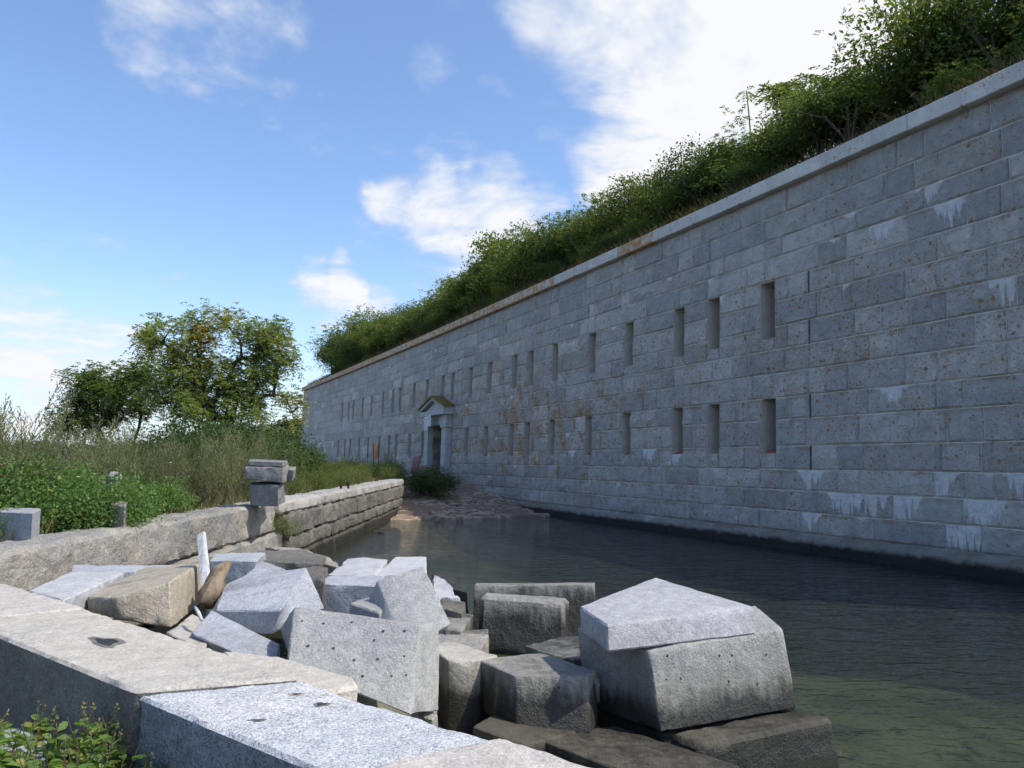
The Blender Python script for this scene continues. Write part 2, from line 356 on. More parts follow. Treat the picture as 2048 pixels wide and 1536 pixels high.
def leafmat(name, lo, hi, alt, alt_amt=0.15, trans=0.42):
    m, t, out = newmat(name)
    at = t.add('ShaderNodeSeparateColor', {0: t.add('ShaderNodeAttribute', attribute_name='tint').outputs['Color']})
    rnd = t.add('ShaderNodeObjectInfo').outputs['Random']
    col = t.mix(at.outputs[0], lo, hi)
    col = t.mix(t.ramp(at.outputs[1], 1 - alt_amt - 0.02, 1 - alt_amt + 0.02), col, alt)
    k = t.math('ADD', 0.78, t.math('MULTIPLY', rnd, 0.44))
    col = t.mix(1.0, col, t.add('ShaderNodeCombineXYZ', {0: k, 1: k, 2: k}).outputs[0], 'MULTIPLY')
    p = t.add('ShaderNodeBsdfPrincipled', {'Base Color': col, 'Roughness': 0.55, 'Specular IOR Level': 0.25})
    tl = t.add('ShaderNodeBsdfTranslucent', {'Color': t.mix(1.0, col, (1.5, 1.6, 0.8), 'MULTIPLY')})
    mx = t.add('ShaderNodeMixShader', {0: trans, 1: p.outputs[0], 2: tl.outputs[0]})
    t.l.new(mx.outputs[0], out.inputs[0])
leafmat('leaf_shrub', (0.065, 0.10, 0.032), (0.14, 0.175, 0.05), (0.23, 0.21, 0.065), 0.12, 0.46)
leafmat('leaf_bright', (0.085, 0.125, 0.03), (0.17, 0.20, 0.05), (0.26, 0.24, 0.07), 0.15)
leafmat('leaf_dark', (0.04, 0.07, 0.026), (0.08, 0.12, 0.042), (0.13, 0.14, 0.045), 0.06, 0.44)
leafmat('leaf_sumac', (0.07, 0.11, 0.036), (0.14, 0.185, 0.06), (0.24, 0.22, 0.07), 0.1, 0.46)
leafmat('leaf_tree', (0.10, 0.155, 0.05), (0.19, 0.25, 0.075), (0.25, 0.17, 0.03), 0.0)
leafmat('leaf_tree_gold', (0.105, 0.15, 0.045), (0.20, 0.235, 0.07), (0.44, 0.29, 0.065), 0.5)
leafmat('leaf_rose', (0.05, 0.11, 0.03), (0.13, 0.22, 0.06), (0.24, 0.28, 0.09), 0.08)
leafmat('leaf_mugwort', (0.115, 0.14, 0.065), (0.21, 0.225, 0.115), (0.24, 0.21, 0.12), 0.15)
leafmat('leaf_dock', (0.09, 0.16, 0.035), (0.18, 0.28, 0.07), (0.32, 0.26, 0.09), 0.05)
leafmat('leaf_seedhead', (0.22, 0.16, 0.08), (0.32, 0.23, 0.12), (0.18, 0.20, 0.08), 0.4)
leafmat('grass_blade', (0.08, 0.09, 0.035), (0.16, 0.15, 0.065), (0.22, 0.18, 0.09), 0.25)
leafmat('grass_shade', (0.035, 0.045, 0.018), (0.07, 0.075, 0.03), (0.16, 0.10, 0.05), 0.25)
leafmat('leaf_far', (0.05, 0.085, 0.03), (0.10, 0.14, 0.05), (0.15, 0.14, 0.06), 0.1, 0.2)
leafmat('leaf_bay', (0.03, 0.055, 0.035), (0.055, 0.085, 0.05), (0.07, 0.09, 0.05), 0.1, 0.2)
leafmat('petal', (0.75, 0.75, 0.72), (0.8, 0.8, 0.78), (0.7, 0.7, 0.68), 0.1)

# ------------------------------------------------------------------ object helpers
def meta(o, label=None, cat=None, group=None, kind=None):
    if label: o['label'] = label
    if cat: o['category'] = cat
    if group: o['group'] = group
    if kind: o['kind'] = kind
    return o
def link(o, parent=None, loc=(0, 0, 0)):
    COL.objects.link(o)
    if parent is not None:
        o.parent = parent
        w = wloc(parent)
        o.location = Vector(loc) - w
    else:
        o.location = loc
    return o
def wloc(o):
    v = o.location.copy()
    while o.parent is not None:
        o = o.parent; v += o.location
    return v
def empty(name, loc, label=None, cat=None, group=None):
    o = bpy.data.objects.new(name, None); o.empty_display_size = 0.2
    link(o, None, loc)
    return meta(o, label, cat, group)
class MB:
    """collects verts and faces, then links them as one mesh object (verts are world coordinates)"""
    def __init__(s): s.v = []; s.f = []; s.mi = []
    def face(s, pts, mi=0):
        i = len(s.v); s.v += [tuple(p) for p in pts]; s.f.append(tuple(range(i, i + len(pts)))); s.mi.append(mi)
    def grid(s, rows, mi=0):
        i = len(s.v); n = len(rows[0])
        for r in rows: s.v += [tuple(p) for p in r]
        for a in range(len(rows) - 1):
            for b in range(n - 1):
                k = i + a * n + b
                s.f.append((k, k + 1, k + n + 1, k + n)); s.mi.append(mi)
    def hexa(s, p, mi=0):
        """p: 4 bottom then 4 top corners, both counter-clockwise from above"""
        i = len(s.v); s.v += [tuple(q) for q in p]
        for f in ((3, 2, 1, 0), (4, 5, 6, 7), (0, 1, 5, 4), (1, 2, 6, 5), (2, 3, 7, 6), (3, 0, 4, 7)):
            s.f.append(tuple(i + k for k in f)); s.mi.append(mi)
    def box(s, c, hx, hy, hz, rz=0.0, mi=0):
        c = Vector(c); ca, sa = math.cos(rz), math.sin(rz)
        def q(x, y, z): return c + Vector((x * ca - y * sa, x * sa + y * ca, z))
        s.hexa([q(-hx, -hy, -hz), q(hx, -hy, -hz), q(hx, hy, -hz), q(-hx, hy, -hz), q(-hx, -hy, hz), q(hx, -hy, hz), q(hx, hy, hz), q(-hx, hy, hz)], mi)
    def tube(s, pts, rad, n=6, mi=0, cap=True):
        pts = [Vector(p) for p in pts]; i = len(s.v)
        for k, p in enumerate(pts):
            d = (pts[min(k + 1, len(pts) - 1)] - pts[max(k - 1, 0)])
            d = d.normalized() if d.length > 1e-9 else Vector((0, 0, 1))
            a = d.cross(Vector((0.31, 0.95, 0.12)));
            if a.length < 0.05: a = d.cross(Vector((1, 0, 0)))
            a.normalize(); b = d.cross(a)
            r = rad[k] if hasattr(rad, '__len__') else rad
            for j in range(n):
                t = 2 * math.pi * j / n
                s.v.append(tuple(p + (a * math.cos(t) + b * math.sin(t)) * r))
        for k in range(len(pts) - 1):
            for j in range(n):
                s.f.append((i + k * n + j, i + k * n + (j + 1) % n, i + (k + 1) * n + (j + 1) % n, i + (k + 1) * n + j)); s.mi.append(mi)
        if cap:
            s.f.append(tuple(i + j for j in reversed(range(n)))); s.mi.append(mi)
            e = i + (len(pts) - 1) * n
            s.f.append(tuple(e + j for j in range(n))); s.mi.append(mi)
    def mesh(s, name, mats, origin=(0, 0, 0), smooth=False):
        me = bpy.data.meshes.new(name)
        v = np.array(s.v, dtype=np.float64) - np.array(origin)
        me.from_pydata(v.tolist(), [], s.f)
        for m in (mats if isinstance(mats, (list, tuple)) else [mats]): me.materials.append(MATS[m])
        if any(s.mi): me.polygons.foreach_set('material_index', s.mi)
        if smooth: me.polygons.foreach_set('use_smooth', [True] * len(s.f))
        me.update()
        return me
    def build(s, name, mats, parent=None, origin=None, smooth=False):
        if origin is None:
            a = np.array(s.v); origin = ((a[:, 0].min() + a[:, 0].max()) / 2, (a[:, 1].min() + a[:, 1].max()) / 2, a[:, 2].min())
        o = bpy.data.objects.new(name, s.mesh(name, mats, origin, smooth))
        return link(o, parent, origin)

def stone_mesh(name, top, bot, mat, bevel=0.014, cell=0.11, amp=0.004, big=0.0, bigf=3.0, seed=0, origin=(0, 0, 0), chip=0.009, side=None):
    """a block between two matching rings of world points; bevelled, subdivided and roughened"""
    bm = bmesh.new()
    o = Vector(origin)
    T = [bm.verts.new(Vector(p) - o) for p in top]
    B = [bm.verts.new(Vector(p) - o) for p in bot]
    n = len(T)
    bm.faces.new(T); bm.faces.new(list(reversed(B)))
    for i in range(n):
        j = (i + 1) % n
        bm.faces.new((T[j], T[i], B[i], B[j]))
    bmesh.ops.recalc_face_normals(bm, faces=bm.faces)
    if bevel:
        bmesh.ops.bevel(bm, geom=list(bm.edges), offset=bevel, segments=1, affect='EDGES', clamp_overlap=True)
    for _ in range(7):
        es = [e for e in bm.edges if e.calc_length() > cell]
        if not es: break
        bmesh.ops.subdivide_edges(bm, edges=es, cuts=1, use_grid_fill=True)
        if len(bm.verts) > 9000: break
    bmesh.ops.triangulate(bm, faces=[f for f in bm.faces if len(f.verts) > 4])
    bm.normal_update()
    off = Vector((seed * 3.7, seed * 1.3, seed * 5.1))
    if chip:
        edgy = []
        for v in bm.verts:
            ns = [f.normal for f in v.link_faces]
            if min(a.dot(ns[0]) for a in ns) < 0.82: edgy.append((v, v.normal.copy()))
        for v, n_ in edgy:
            k = max(0.0, mnoise.noise(v.co * 4.5 + off) - 0.12) * 1.6 + max(0.0, mnoise.noise(v.co * 14 + off) - 0.25)
            v.co -= n_ * (chip * k + 0.15 * chip * abs(mnoise.noise(v.co * 30 + off)))
        bm.normal_update()
    for v in bm.verts:
        d = amp * mnoise.noise(v.co * 13 + off) + amp * 0.7 * mnoise.noise(v.co * 31 + off)
        if big: d += big * (mnoise.noise(v.co * bigf + off) + 0.5 * mnoise.noise(v.co * bigf * 2.7 + off))
        v.co += v.normal * d
    me = bpy.data.meshes.new(name)
    bm.to_mesh(me); bm.free()
    me.materials.append(MATS[mat])
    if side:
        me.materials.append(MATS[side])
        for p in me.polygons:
            if p.normal.z < 0.3: p.material_index = 1  # upright faces take the darker copy that has shade in its colour
    me.polygons.foreach_set('use_smooth', [True] * len(me.polygons))
    me.set_sharp_from_angle(angle=math.radians(26 if not big else 38))
    return me
def stone(name, top, bot, mat, parent=None, label=None, cat=None, group=None, **kw):
    pts = [Vector(p) for p in list(top) + list(bot)]
    lo = min(p.z for p in pts)
    org = Vector((sum(p.x for p in pts) / len(pts), sum(p.y for p in pts) / len(pts), lo))
    o = bpy.data.objects.new(name, stone_mesh(name, top, bot, mat, origin=org, **kw))
    link(o, parent, org)
    return meta(o, label, cat, group)

def down(top, h, shift=(0, 0)):
    return [Vector((p.x + shift[0], p.y + shift[1], p.z - h)) for p in top]

def setcolor(me, name, arr, domain='POINT'):
    a = me.attributes.new(name, 'FLOAT_COLOR', domain)
    a.data.foreach_set('color', np.asarray(arr, dtype=np.float32).ravel())

# ------------------------------------------------------------------ leaves
def leaf_arrays(c, a, n, L, Wd):
    """c centres, a axis unit vectors, n normals; returns quad verts (N,4,3)"""
    s = np.cross(a, n); s /= np.linalg.norm(s, axis=1, keepdims=True) + 1e-9
    nn = np.cross(s, a)
    L = L[:, None]; Wd = Wd[:, None]
    base = c - a * L * 0.5; tip = c + a * L * 0.5 - nn * L * 0.12
    m = c + nn * L * 0.06 - a * L * 0.05
    return np.stack([base, m + s * Wd * 0.5, tip, m - s * Wd * 0.5], axis=1)
def unit(v): return v / (np.linalg.norm(v, axis=-1, keepdims=True) + 1e-9)
def leaves_mesh(name, quads, tint, mat, extra=None):
    """quads (N,4,3); tint (N,2) in 0..1; extra = an MB of twigs that goes in with its own material slots"""
    N = len(quads)
    v = quads.reshape(-1, 3)
    me = bpy.data.meshes.new(name)
    me.vertices.add(N * 4); me.vertices.foreach_set('co', v.astype(np.float32).ravel())
    me.loops.add(N * 4); me.loops.foreach_set('vertex_index', np.arange(N * 4, dtype=np.int32))
    me.polygons.add(N); me.polygons.foreach_set('loop_start', np.arange(0, N * 4, 4, dtype=np.int32))
    me.materials.append(MATS[mat])
    col = np.ones((N, 4, 4), np.float32); col[:, :, 0] = tint[:, 0:1]; col[:, :, 1] = tint[:, 1:2]
    setcolor(me, 'tint', col)
    me.update(calc_edges=True)
    return me
def rand_dirs(n, rs): return unit(rs.normal(size=(n, 3)))

# ------------------------------------------------------------------ the fort wall's plan: a very gently curved line
WA, WB, WC = 13.80, -0.4445, -0.000377
_Y = np.linspace(-3.0, 70.6, 3000)
_X = WA + WB * _Y + WC * _Y ** 2
_S = np.concatenate([[0], np.cumsum(np.hypot(np.diff(_X), np.diff(_Y)))])
WLEN = float(_S[-1])
BATTER = 0.034
def wall_pt(s, z, d=0.0):
    """s metres along from the near end, z height, d metres into the wall from its battered face"""
    y = float(np.interp(s, _S, _Y)); x = WA + WB * y + WC * y * y
    t = WB + 2 * WC * y; k = math.hypot(1, t)
    dd = d + BATTER * (z + 1.6)
    return Vector((x + dd / k, y - dd * t / k, z))
def wall_s(px, d=0.0, z=0.0):
    """metres along the wall where the line of sight of picture column px meets it"""
    u = (px - 1024) / FPX
    dd = d + BATTER * (z + 1.6)
    A, B, C = WC, WB - u, WA + dd * 1.1
    y = (-B - math.sqrt(B * B - 4 * A * C)) / (2 * A)
    return float(np.interp(y, _Y, _S))
def wall_x(y): return WA + WB * y + WC * y * y

# ------------------------------------------------------------------ setting: seabed, water, ground
WATER_Z = -1.95
WALL_TOP = -0.75
SW_X = -4.12                                                  # face of the straight sea wall on the left
FW_A, FW_B = Vector((-4.3, 6.35)), Vector((1.3, 1.62))         # water-side edge of the near wall
fdir = (FW_B - FW_A).normalized(); fnor = Vector((-fdir.y, fdir.x))   # towards the water
if fnor.y < 0: fnor = -fnor

def axis(fine0, fine1, step, lim, grow=1.35):
    a = list(np.arange(fine0, fine1 + 1e-6, step)); s = step
    while a[-1] < lim: s *= grow; a.append(a[-1] + s)
    s = step; b = []
    x = fine0
    while x > -lim: s *= grow; x -= s; b.append(x)
    return np.array(list(reversed(b)) + a)

def nz(x, y, f, seed=0.0): return mnoise.noise(Vector((x * f + seed, y * f - seed, seed * 1.7)))
def seabed_z(x, y):
    z = -2.55 + 0.22 * nz(x, y, 0.35, 3) + 0.12 * nz(x, y, 1.1, 8)
    z -= 0.45 * max(0.0, min(1.0, (x - 1.0) / 5))
    mound = math.exp(-(((x + 1.6) / 2.2) ** 2 + ((y - 5.4) / 1.7) ** 2)) * 0.95 + math.exp(-(((x + 3.0) / 1.5) ** 2 + ((y - 7.6) / 2.2) ** 2)) * 0.6
    z += min(mound, 0.95) * (0.9 + 0.4 * nz(x, y, 2.1, 5))
    r = math.hypot(x, y - 20)
    if r > 60: z -= min(12.0, (r - 60) * 0.06)
    return z
def sheet(name, xs, ys, zf, mat, kind='structure', smooth=True):
    nx, ny = len(xs), len(ys)
    v = [(float(x), float(y), zf(float(x), float(y))) for y in ys for x in xs]
    f = [(j * nx + i, j * nx + i + 1, (j + 1) * nx + i + 1, (j + 1) * nx + i) for j in range(ny - 1) for i in range(nx - 1)]
    me = bpy.data.meshes.new(name); me.from_pydata(v, [], f); me.materials.append(MATS[mat])
    if smooth: me.polygons.foreach_set('use_smooth', [True] * len(f))
    o = bpy.data.objects.new(name, me); link(o)
    return meta(o, kind=kind)
sheet('seabed', axis(-8, 14, 0.4, 9000), axis(0, 42, 0.4, 9000), seabed_z, 'seabed')
sheet('water', axis(-20, 20, 20, 9000, 2.0), axis(-20, 60, 20, 9000, 2.0), lambda x, y: WATER_Z, 'water')

SHORE_X = -27.0
def ground_z(x, y):
    q = Vector((x, y)) - FW_A
    side = q.dot(fnor)                               # > 0: water side of the near wall
    plat = -0.80 + 0.07 * nz(x, y, 0.5, 2) + 0.03 * nz(x, y, 2.1, 4)
    # hollow in front of the near wall
    k = max(0.0, min(1.0, (x + 4.9) / 1.3)); k = k * k * (3 - 2 * k)
    if y < 9: plat = plat * (1 - k) + (-1.12 + 0.04 * nz(x, y, 1.3, 6)) * k
    # plateau's far edge towards the bay
    sx = max(0.0, min(1.0, (SHORE_X + 3 * nz(0, y, 0.1, 9) - x) / 5.0)); plat = plat - 3.2 * sx
    sy = max(0.0, min(1.0, (y - 92) / 8.0)); plat -= 3.2 * sy
    if y < 34.5 and y > 6.2 and x > SW_X - 0.42: return -3.6
    if y <= 7.2 and side > -0.30: return -3.6
    if y >= 28.6:
        # strand between the sea wall's end and the fort
        t = max(0.0, min(1.0, (y - 28.6) / 8.0)); t2 = max(0.0, min(1.0, (x + 4.9) / 1.2))
        if y < 36.6 and x > SW_X - 0.42: return -3.6
        if x > wall_x(y) + 0.6: return -3.6
    return plat
gx = np.concatenate([np.arange(-60, -16, 2.0), np.arange(-16, -8, 0.8), np.arange(-8, 8.01, 0.2)])
gy = np.concatenate([np.arange(-14, -1, 1.0), np.arange(-1, 9, 0.2), np.arange(9, 42, 0.6), np.arange(42, 110, 2.0)])
sheet('ground', gx, gy, ground_z, 'soil')

# strand of washed-up weed at the head of the basin
def strand_z(x, y):
    # waterline runs from the sea wall (y about 24.9) to the fort wall (y about 26.4)
    wl = 24.9 + 0.35 * (x + 4.1) + 0.7 * nz(x, 0, 0.7, 3) + 0.25 * nz(x, 0, 2.3, 5)
    d = y - wl
    z = WATER_Z - 0.03 + 0.085 * d if d > 0 else WATER_Z - 0.03 + 0.10 * d
    ter = 0.07 * math.sin(d * 5.2 + 2.5 * nz(x, y, 0.6, 1)) + 0.03 * math.sin(d * 13 + 3 * nz(x, y, 0.9, 11))
    z += ter * (1 if d > 0 else 0) + 0.07 * nz(x, y, 1.7, 7) + 0.05 * nz(x, y, 5.1, 2)
    if d > 5: z += 0.05 * (d - 5)
    return max(z, -3.2)
sheet('beach', np.arange(-4.9, 3.9, 0.12), np.concatenate([np.arange(17.5, 38.6, 0.12)]), lambda x, y: strand_z(x, y) if x < wall_x(y) + 0.45 else -3.4, 'wrack')

# ------------------------------------------------------------------ fort wall
JZ = [6.22, 5.655, 5.10, 4.67, 4.13, 3.625, 3.03, 2.50, 1.95, 1.386, 0.884, 0.286, -0.233, -0.686, -1.142, -1.586]
UP = [1535, 1425, 1355, 1253.5, 1179, 1105, 1056.5, 1024, 974.5, 936, 900, 880.5, 849, 823.5, 795.5, 781.5, 761.5, 739, 721.5, 703, 693.5, 681]
LO = [1535.5, 1425, 1353, 1250.5, 1175, 1101, 1052.5, 1020.5, 970, 932, 845, 819, 792, 777.5, 758, 736, 718, 700, 690, 677]
SLIT_W = 0.46
def slit_iv(px): c = wall_s(px); return (c - SLIT_W / 2, c + SLIT_W / 2)
SLITS = [(a, b, 2.80, 4.13) for a, b in map(slit_iv, UP)] + [(a, b, 0.135, 1.386) for a, b in map(slit_iv, LO)]
S0, S1 = wall_s(2048) - 4.0, WLEN
DOOR_L, DOOR_R = wall_s(866.5), wall_s(891)           # far and near edge of the opening: larger s is further off
DC = (wall_s(856) + wall_s(905)) / 2
DOOR_IV = (DC - 1.62, DC + 1.62)
SLOT_S = wall_s(1619)
SLOT_COURSES = {4, 6, 9, 11}

fort = empty('fort_wall', wall_pt(wall_s(1400), -1.95, -0.2), 'long grey granite fort wall with two rows of narrow loopholes', 'wall')
fort['kind'] = 'thing'
Rw = random.Random(21)
cells = []                                            # s0, s1, z0, z1, course
for ci in range(len(JZ) - 1):
    z1, z0 = JZ[ci], JZ[ci + 1]
    cuts = []
    for a, b, lo, hi in SLITS:
        if hi > z0 + 0.01 and lo < z1 - 0.01:
            cuts.append((a, b))
            if lo > z0 + 0.05: cells.append((a - 0.0, b + 0.0, z0, lo, ci))
    if z0 < 1.96: cuts.append(DOOR_IV)
    if ci in SLOT_COURSES: cuts.append((SLOT_S - 0.03, SLOT_S + 0.03))
    cuts.sort()
    ivs, p = [], S0
    for a, b in cuts:
        if a > p + 0.02: ivs.append((p, a))
        p = max(p, b)
    ivs.append((p, S1))
    lng = Rw.random() < 0.5
    for a, b in ivs:
        p = a
        while b - p > 0.02:
            L = Rw.uniform(1.15, 1.7) if lng else Rw.uniform(0.48, 0.75)
            if b - p < L + 0.35:
                L = b - p if b - p < 1.75 else (b - p) / 2
            cells.append((p, p + L, z0, z1, ci)); p += L
            if Rw.random() < 0.82: lng = not lng

def px_of(p):
    c, s = math.cos(PITCH), math.sin(PITCH)
    f = p.y * c + p.z * s
    return 1024 + FPX * p.x / f, 768 - FPX * (p.z * c - p.y * s) / f
# runs of lime under the joints, as (picture x, picture y, strength)
DRIPS = [(1690, 1003, .95), (1795, 1003, 1.0), (1740, 1003, .8), (1865, 955, 1.0), (1960, 1012, .9), (1925, 1062, 1.0), (2040, 960, .5), (1300, 905, .6), (1350, 925, .55), (1870, 370, .6), (1775, 455, .6), (1920, 410, .7), (1620, 960, .7), (1620, 1000, .8), (1620, 1045, .5), (1300, 1040, .6), (1470, 1065, .5),
         (1790, 780, .55), (1425, 955, .4), (1145, 905, .4), (640, 890, 1.0), (665, 885, 1.0), (650, 905, .8), (615, 890, .7), (2030, 560, .6), (1935, 625, .5), (1690, 585, .3)]
DRIP_S = [(wall_s(dx), dx, dy, st) for dx, dy, st in DRIPS]
def stone_data(a, b, z0, z1, ci):
    p = wall_pt((a + b) / 2, (z0 + z1) / 2); X, Y = px_of(p)
    xa, xb = px_of(wall_pt(b, z1))[0], px_of(wall_pt(a, z1))[0]; yt = px_of(wall_pt((a + b) / 2, z1))[1]; yb = px_of(wall_pt((a + b) / 2, z0))[1]
    tint = min(1, max(0, Rw.gauss(0.52, 0.24) - (0.28 if ci < 2 else 0)))
    if Rw.random() < 0.10: tint *= 0.35
    drip, dc = 0.0, 0.5
    for ds, dx, dy, st in DRIP_S:
        yt = px_of(wall_pt(ds, z1))[1]; yb = px_of(wall_pt(ds, z0))[1]
        if a < ds < b and yt - 3 < dy < yb - 3 and st > drip: drip = st; dc = ds - a
    if drip == 0 and Rw.random() < 0.05: drip = Rw.uniform(0.06, 0.25); dc = Rw.uniform(0, b - a)
    # lichen is thickest in the middle of the wall round the doorway and thins out to the right
    l = math.exp(-((X - 960) / 260) ** 2) * math.exp(-((Y - 880) / 120) ** 2) * 0.30 + 0.36 * math.exp(-((X - 1150) / 430) ** 2) * math.exp(-((Y - 820) / 170) ** 2)
    l += 0.33 * math.exp(-((X - 1700) / 260) ** 2) * math.exp(-((Y - 690) / 150) ** 2)
    l += 0.14 + Rw.uniform(-0.12, 0.16)
    if X < 760: l *= 0.5
    if ci < 4: l *= 0.55
    return tint, drip, max(0, min(1, l)), dc / 2
def stone_geo(a, b, z0, z1, ci, simple):
    """verts, faces, uv(s,z), uv(local) of a rock-faced ashlar"""
    g = 0.010
    a0, b0, y0, y1 = a + g, b - g, z0 + g, z1 - g
    L, H = b0 - a0, y1 - y0
    m = min(0.035, L * 0.2, H * 0.2)
    nu, nv = (1, 1) if simple else (max(2, int(round(L / 0.34))), 2)
    us = [a0, a0 + m] + [a0 + m + (L - 2 * m) * k / nu for k in range(1, nu)] + [b0 - m, b0]
    vs = [y0, y0 + m] + [y0 + m + (H - 2 * m) * k / nv for k in range(1, nv)] + [y1 - m, y1]
    prb = Rw.uniform(0.015, 0.065) * (0.6 if simple else 1)
    V, UV = [], []
    for j, z in enumerate(vs):
        for i, s in enumerate(us):
            edge = i in (0, len(us) - 1) or j in (0, len(vs) - 1)
            rim = (not edge) and (i in (1, len(us) - 2) or j in (1, len(vs) - 2))
            if edge: d = 0.014
            elif rim: d = -prb * Rw.uniform(0.0, 0.75)
            else: d = -prb * Rw.uniform(0.5, 1.25)
            ss, zz = s, z
            if rim and not simple: ss += Rw.uniform(-0.02, 0.02); zz += Rw.uniform(-0.012, 0.012)
            elif not edge and not simple: ss += Rw.uniform(-0.07, 0.07); zz += Rw.uniform(-0.06, 0.06)
            V.append(wall_pt(ss, zz, d)); UV.append((ss, zz))
    n = len(us)
    F = [(j * n + i, j * n + i + 1, (j + 1) * n + i + 1, (j + 1) * n + i)[::-1] for j in range(len(vs) - 1) for i in range(n - 1)]
    k = len(V); D = 0.33
    for s, z in ((a0, y0), (b0, y0), (b0, y1), (a0, y1)): V.append(wall_pt(s, z, D)); UV.append((s, z))
    q = [0, n - 1, len(vs) * n - 1, (len(vs) - 1) * n]
    # sides: keep the full front edge so the side meets it without cracks
    bot = [i for i in range(n)]; top = [(len(vs) - 1) * n + i for i in range(n)]
    lef = [j * n for j in range(len(vs))]; rig = [j * n + n - 1 for j in range(len(vs))]
    F += [tuple(bot) + (k + 1, k), tuple(reversed(top)) + (k + 3, k + 2), tuple(reversed(lef)) + (k, k + 3), tuple(rig) + (k + 2, k + 1)]
    return V, F, UV, [(s - a0, y1 - z) for s, z in UV]
def fill_mesh(name, geos, mat, origin):
    """geos: list of (V,F,UV,LOC,data)"""
    me = bpy.data.meshes.new(name)
    V, F = [], []; uv, lo, da = [], [], []
    for v, f, u, l, d in geos:
        k = len(V); V += [tuple(p - origin) for p in v]; F += [tuple(k + i for i in q) for q in f]
        uv += u; lo += l; da += [(d[0], d[1], d[2], d[3] if len(d) > 3 else 0.0)] * len(v)
    me.from_pydata(V, [], F)
    me.materials.append(MATS[mat])
    idx = np.empty(len(me.loops), np.int32); me.loops.foreach_get('vertex_index', idx)
    for nm, arr in (('wall', uv), ('loc', lo)):
        lay = me.uv_layers.new(name=nm)
        lay.data.foreach_set('uv', np.array(arr, np.float32)[idx].ravel())
    setcolor(me, 'data', da)
    me.update()
    return me
def seen_size(c):
    a, b, z0, z1, ci = c
    x0, y0 = px_of(wall_pt(a, z0)); x1, y1 = px_of(wall_pt(b, z1)); xm = (x0 + x1) / 2
    if xm > 2100 or (y0 + y1) / 2 < -30: return 0
    return abs(x1 - x0) * abs(y1 - y0)
cells.sort(key=seen_size, reverse=True)
rest = []
for i, c in enumerate(cells):
    a, b, z0, z1, ci = c
    dat = stone_data(*c)
    if i < 300:
        org = wall_pt((a + b) / 2, z0, 0.1)
        geo = stone_geo(*c, simple=False) + (dat,)
        o = bpy.data.objects.new('stone', fill_mesh('stone', [geo], 'fort_granite', org))
        link(o, fort, org)
    else:
        rest.append(stone_geo(*c, simple=wall_pt(a, z0).y > 45) + (dat,))
o = bpy.data.objects.new('far_stonework', fill_mesh('far_stonework', rest, 'fort_granite', fort.location))
link(o, fort, fort.location); o['kind'] = 'stuff'
# mortar bed just behind the faces
mb = MB()
for a, b, z0, z1, ci in cells:
    mb.face([wall_pt(b, z0, 0.022), wall_pt(a, z0, 0.022), wall_pt(a, z1, 0.022), wall_pt(b, z1, 0.022)])
mb.build('mortar_bed', 'mortar', fort)
# loopholes: lined throat and dark chamber behind
for a, b, lo, hi in SLITS:
    mb = MB(); e = 0.001
    def q(s, z, d): return wall_pt(s, z, d)
    A, B, Lz, Hz = a - e, b + e, lo - e, hi + e
    dF, dM, dB = 0.03, 0.52, 1.05
    bri = 3 if Rw.random() < 0.35 else 0
    mb.face([q(B, Lz, dF), q(B, Hz, dF), q(B, Hz, dM), q(B, Lz, dM)]); mb.face([q(A, Lz, dF), q(A, Lz, dM), q(A, Hz, dM), q(A, Hz, dF)])
    mb.face([q(A, Lz, 0.01), q(B, Lz, 0.01), q(B, Lz, dM), q(A, Lz, dM)]); mb.face([q(A, Hz, dF), q(A, Hz, dM), q(B, Hz, dM), q(B, Hz, dF)])
    w = 0.05
    A2, B2 = a - w, b + w
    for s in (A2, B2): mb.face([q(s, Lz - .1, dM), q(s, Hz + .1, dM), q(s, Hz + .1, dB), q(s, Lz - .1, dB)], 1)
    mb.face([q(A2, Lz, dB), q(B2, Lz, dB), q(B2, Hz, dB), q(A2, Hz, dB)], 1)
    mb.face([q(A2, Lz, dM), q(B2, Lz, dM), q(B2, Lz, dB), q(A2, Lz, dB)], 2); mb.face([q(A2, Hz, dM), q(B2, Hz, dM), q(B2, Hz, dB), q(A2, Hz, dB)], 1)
    if bri:
        mb.hexa([q(a + .03, lo, .06), q(b - .06, lo, .06), q(b - .06, lo, .30), q(a + .03, lo, .30), q(a + .05, lo + .06, .10), q(b - .12, lo + .05, .09), q(b - .1, lo + .09, .30), q(a + .05, lo + .08, .30)], 2)
    mb.build('loophole', ['jamb_stone', 'dark_void', 'red_brick'], fort)
# core behind everything
mb = MB()
ss = np.linspace(S0, S1, 60)
mb.grid([[wall_pt(s, z, 1.12) for s in ss] for z in (-3.2, 6.2)])
mb.build('core', 'dark_void', fort)
# the wall's return at its far end
e0, e1 = wall_pt(WLEN, -3.0, 0.01), wall_pt(WLEN, 6.2, 0.01)
tdir = (wall_pt(WLEN, 0) - wall_pt(WLEN - 1, 0)).normalized(); ndir = Vector((tdir.y, -tdir.x, 0))
mb = MB()
for k in range(15):
    z1, z0 = JZ[k], JZ[k + 1]
    p = 0.0
    while p < 24:
        L = Rw.uniform(0.7, 1.6)
        q0, q1 = wall_pt(WLEN, z0, p + .01) - tdir * 0.02, wall_pt(WLEN, z0, p + L) - tdir * 0.02
        r0, r1 = wall_pt(WLEN, z1 - .01, p + .01) - tdir * 0.02, wall_pt(WLEN, z1 - .01, p + L) - tdir * 0.02
        o_ = tdir * Rw.uniform(0.01, 0.04)
        mb.hexa([q0, q0 + o_, q1 + o_, q1, r0, r0 + o_, r1 + o_, r1]); p += L + 0.01
mb.build('return_stonework', 'portal_stone', fort)['kind'] = 'stuff'
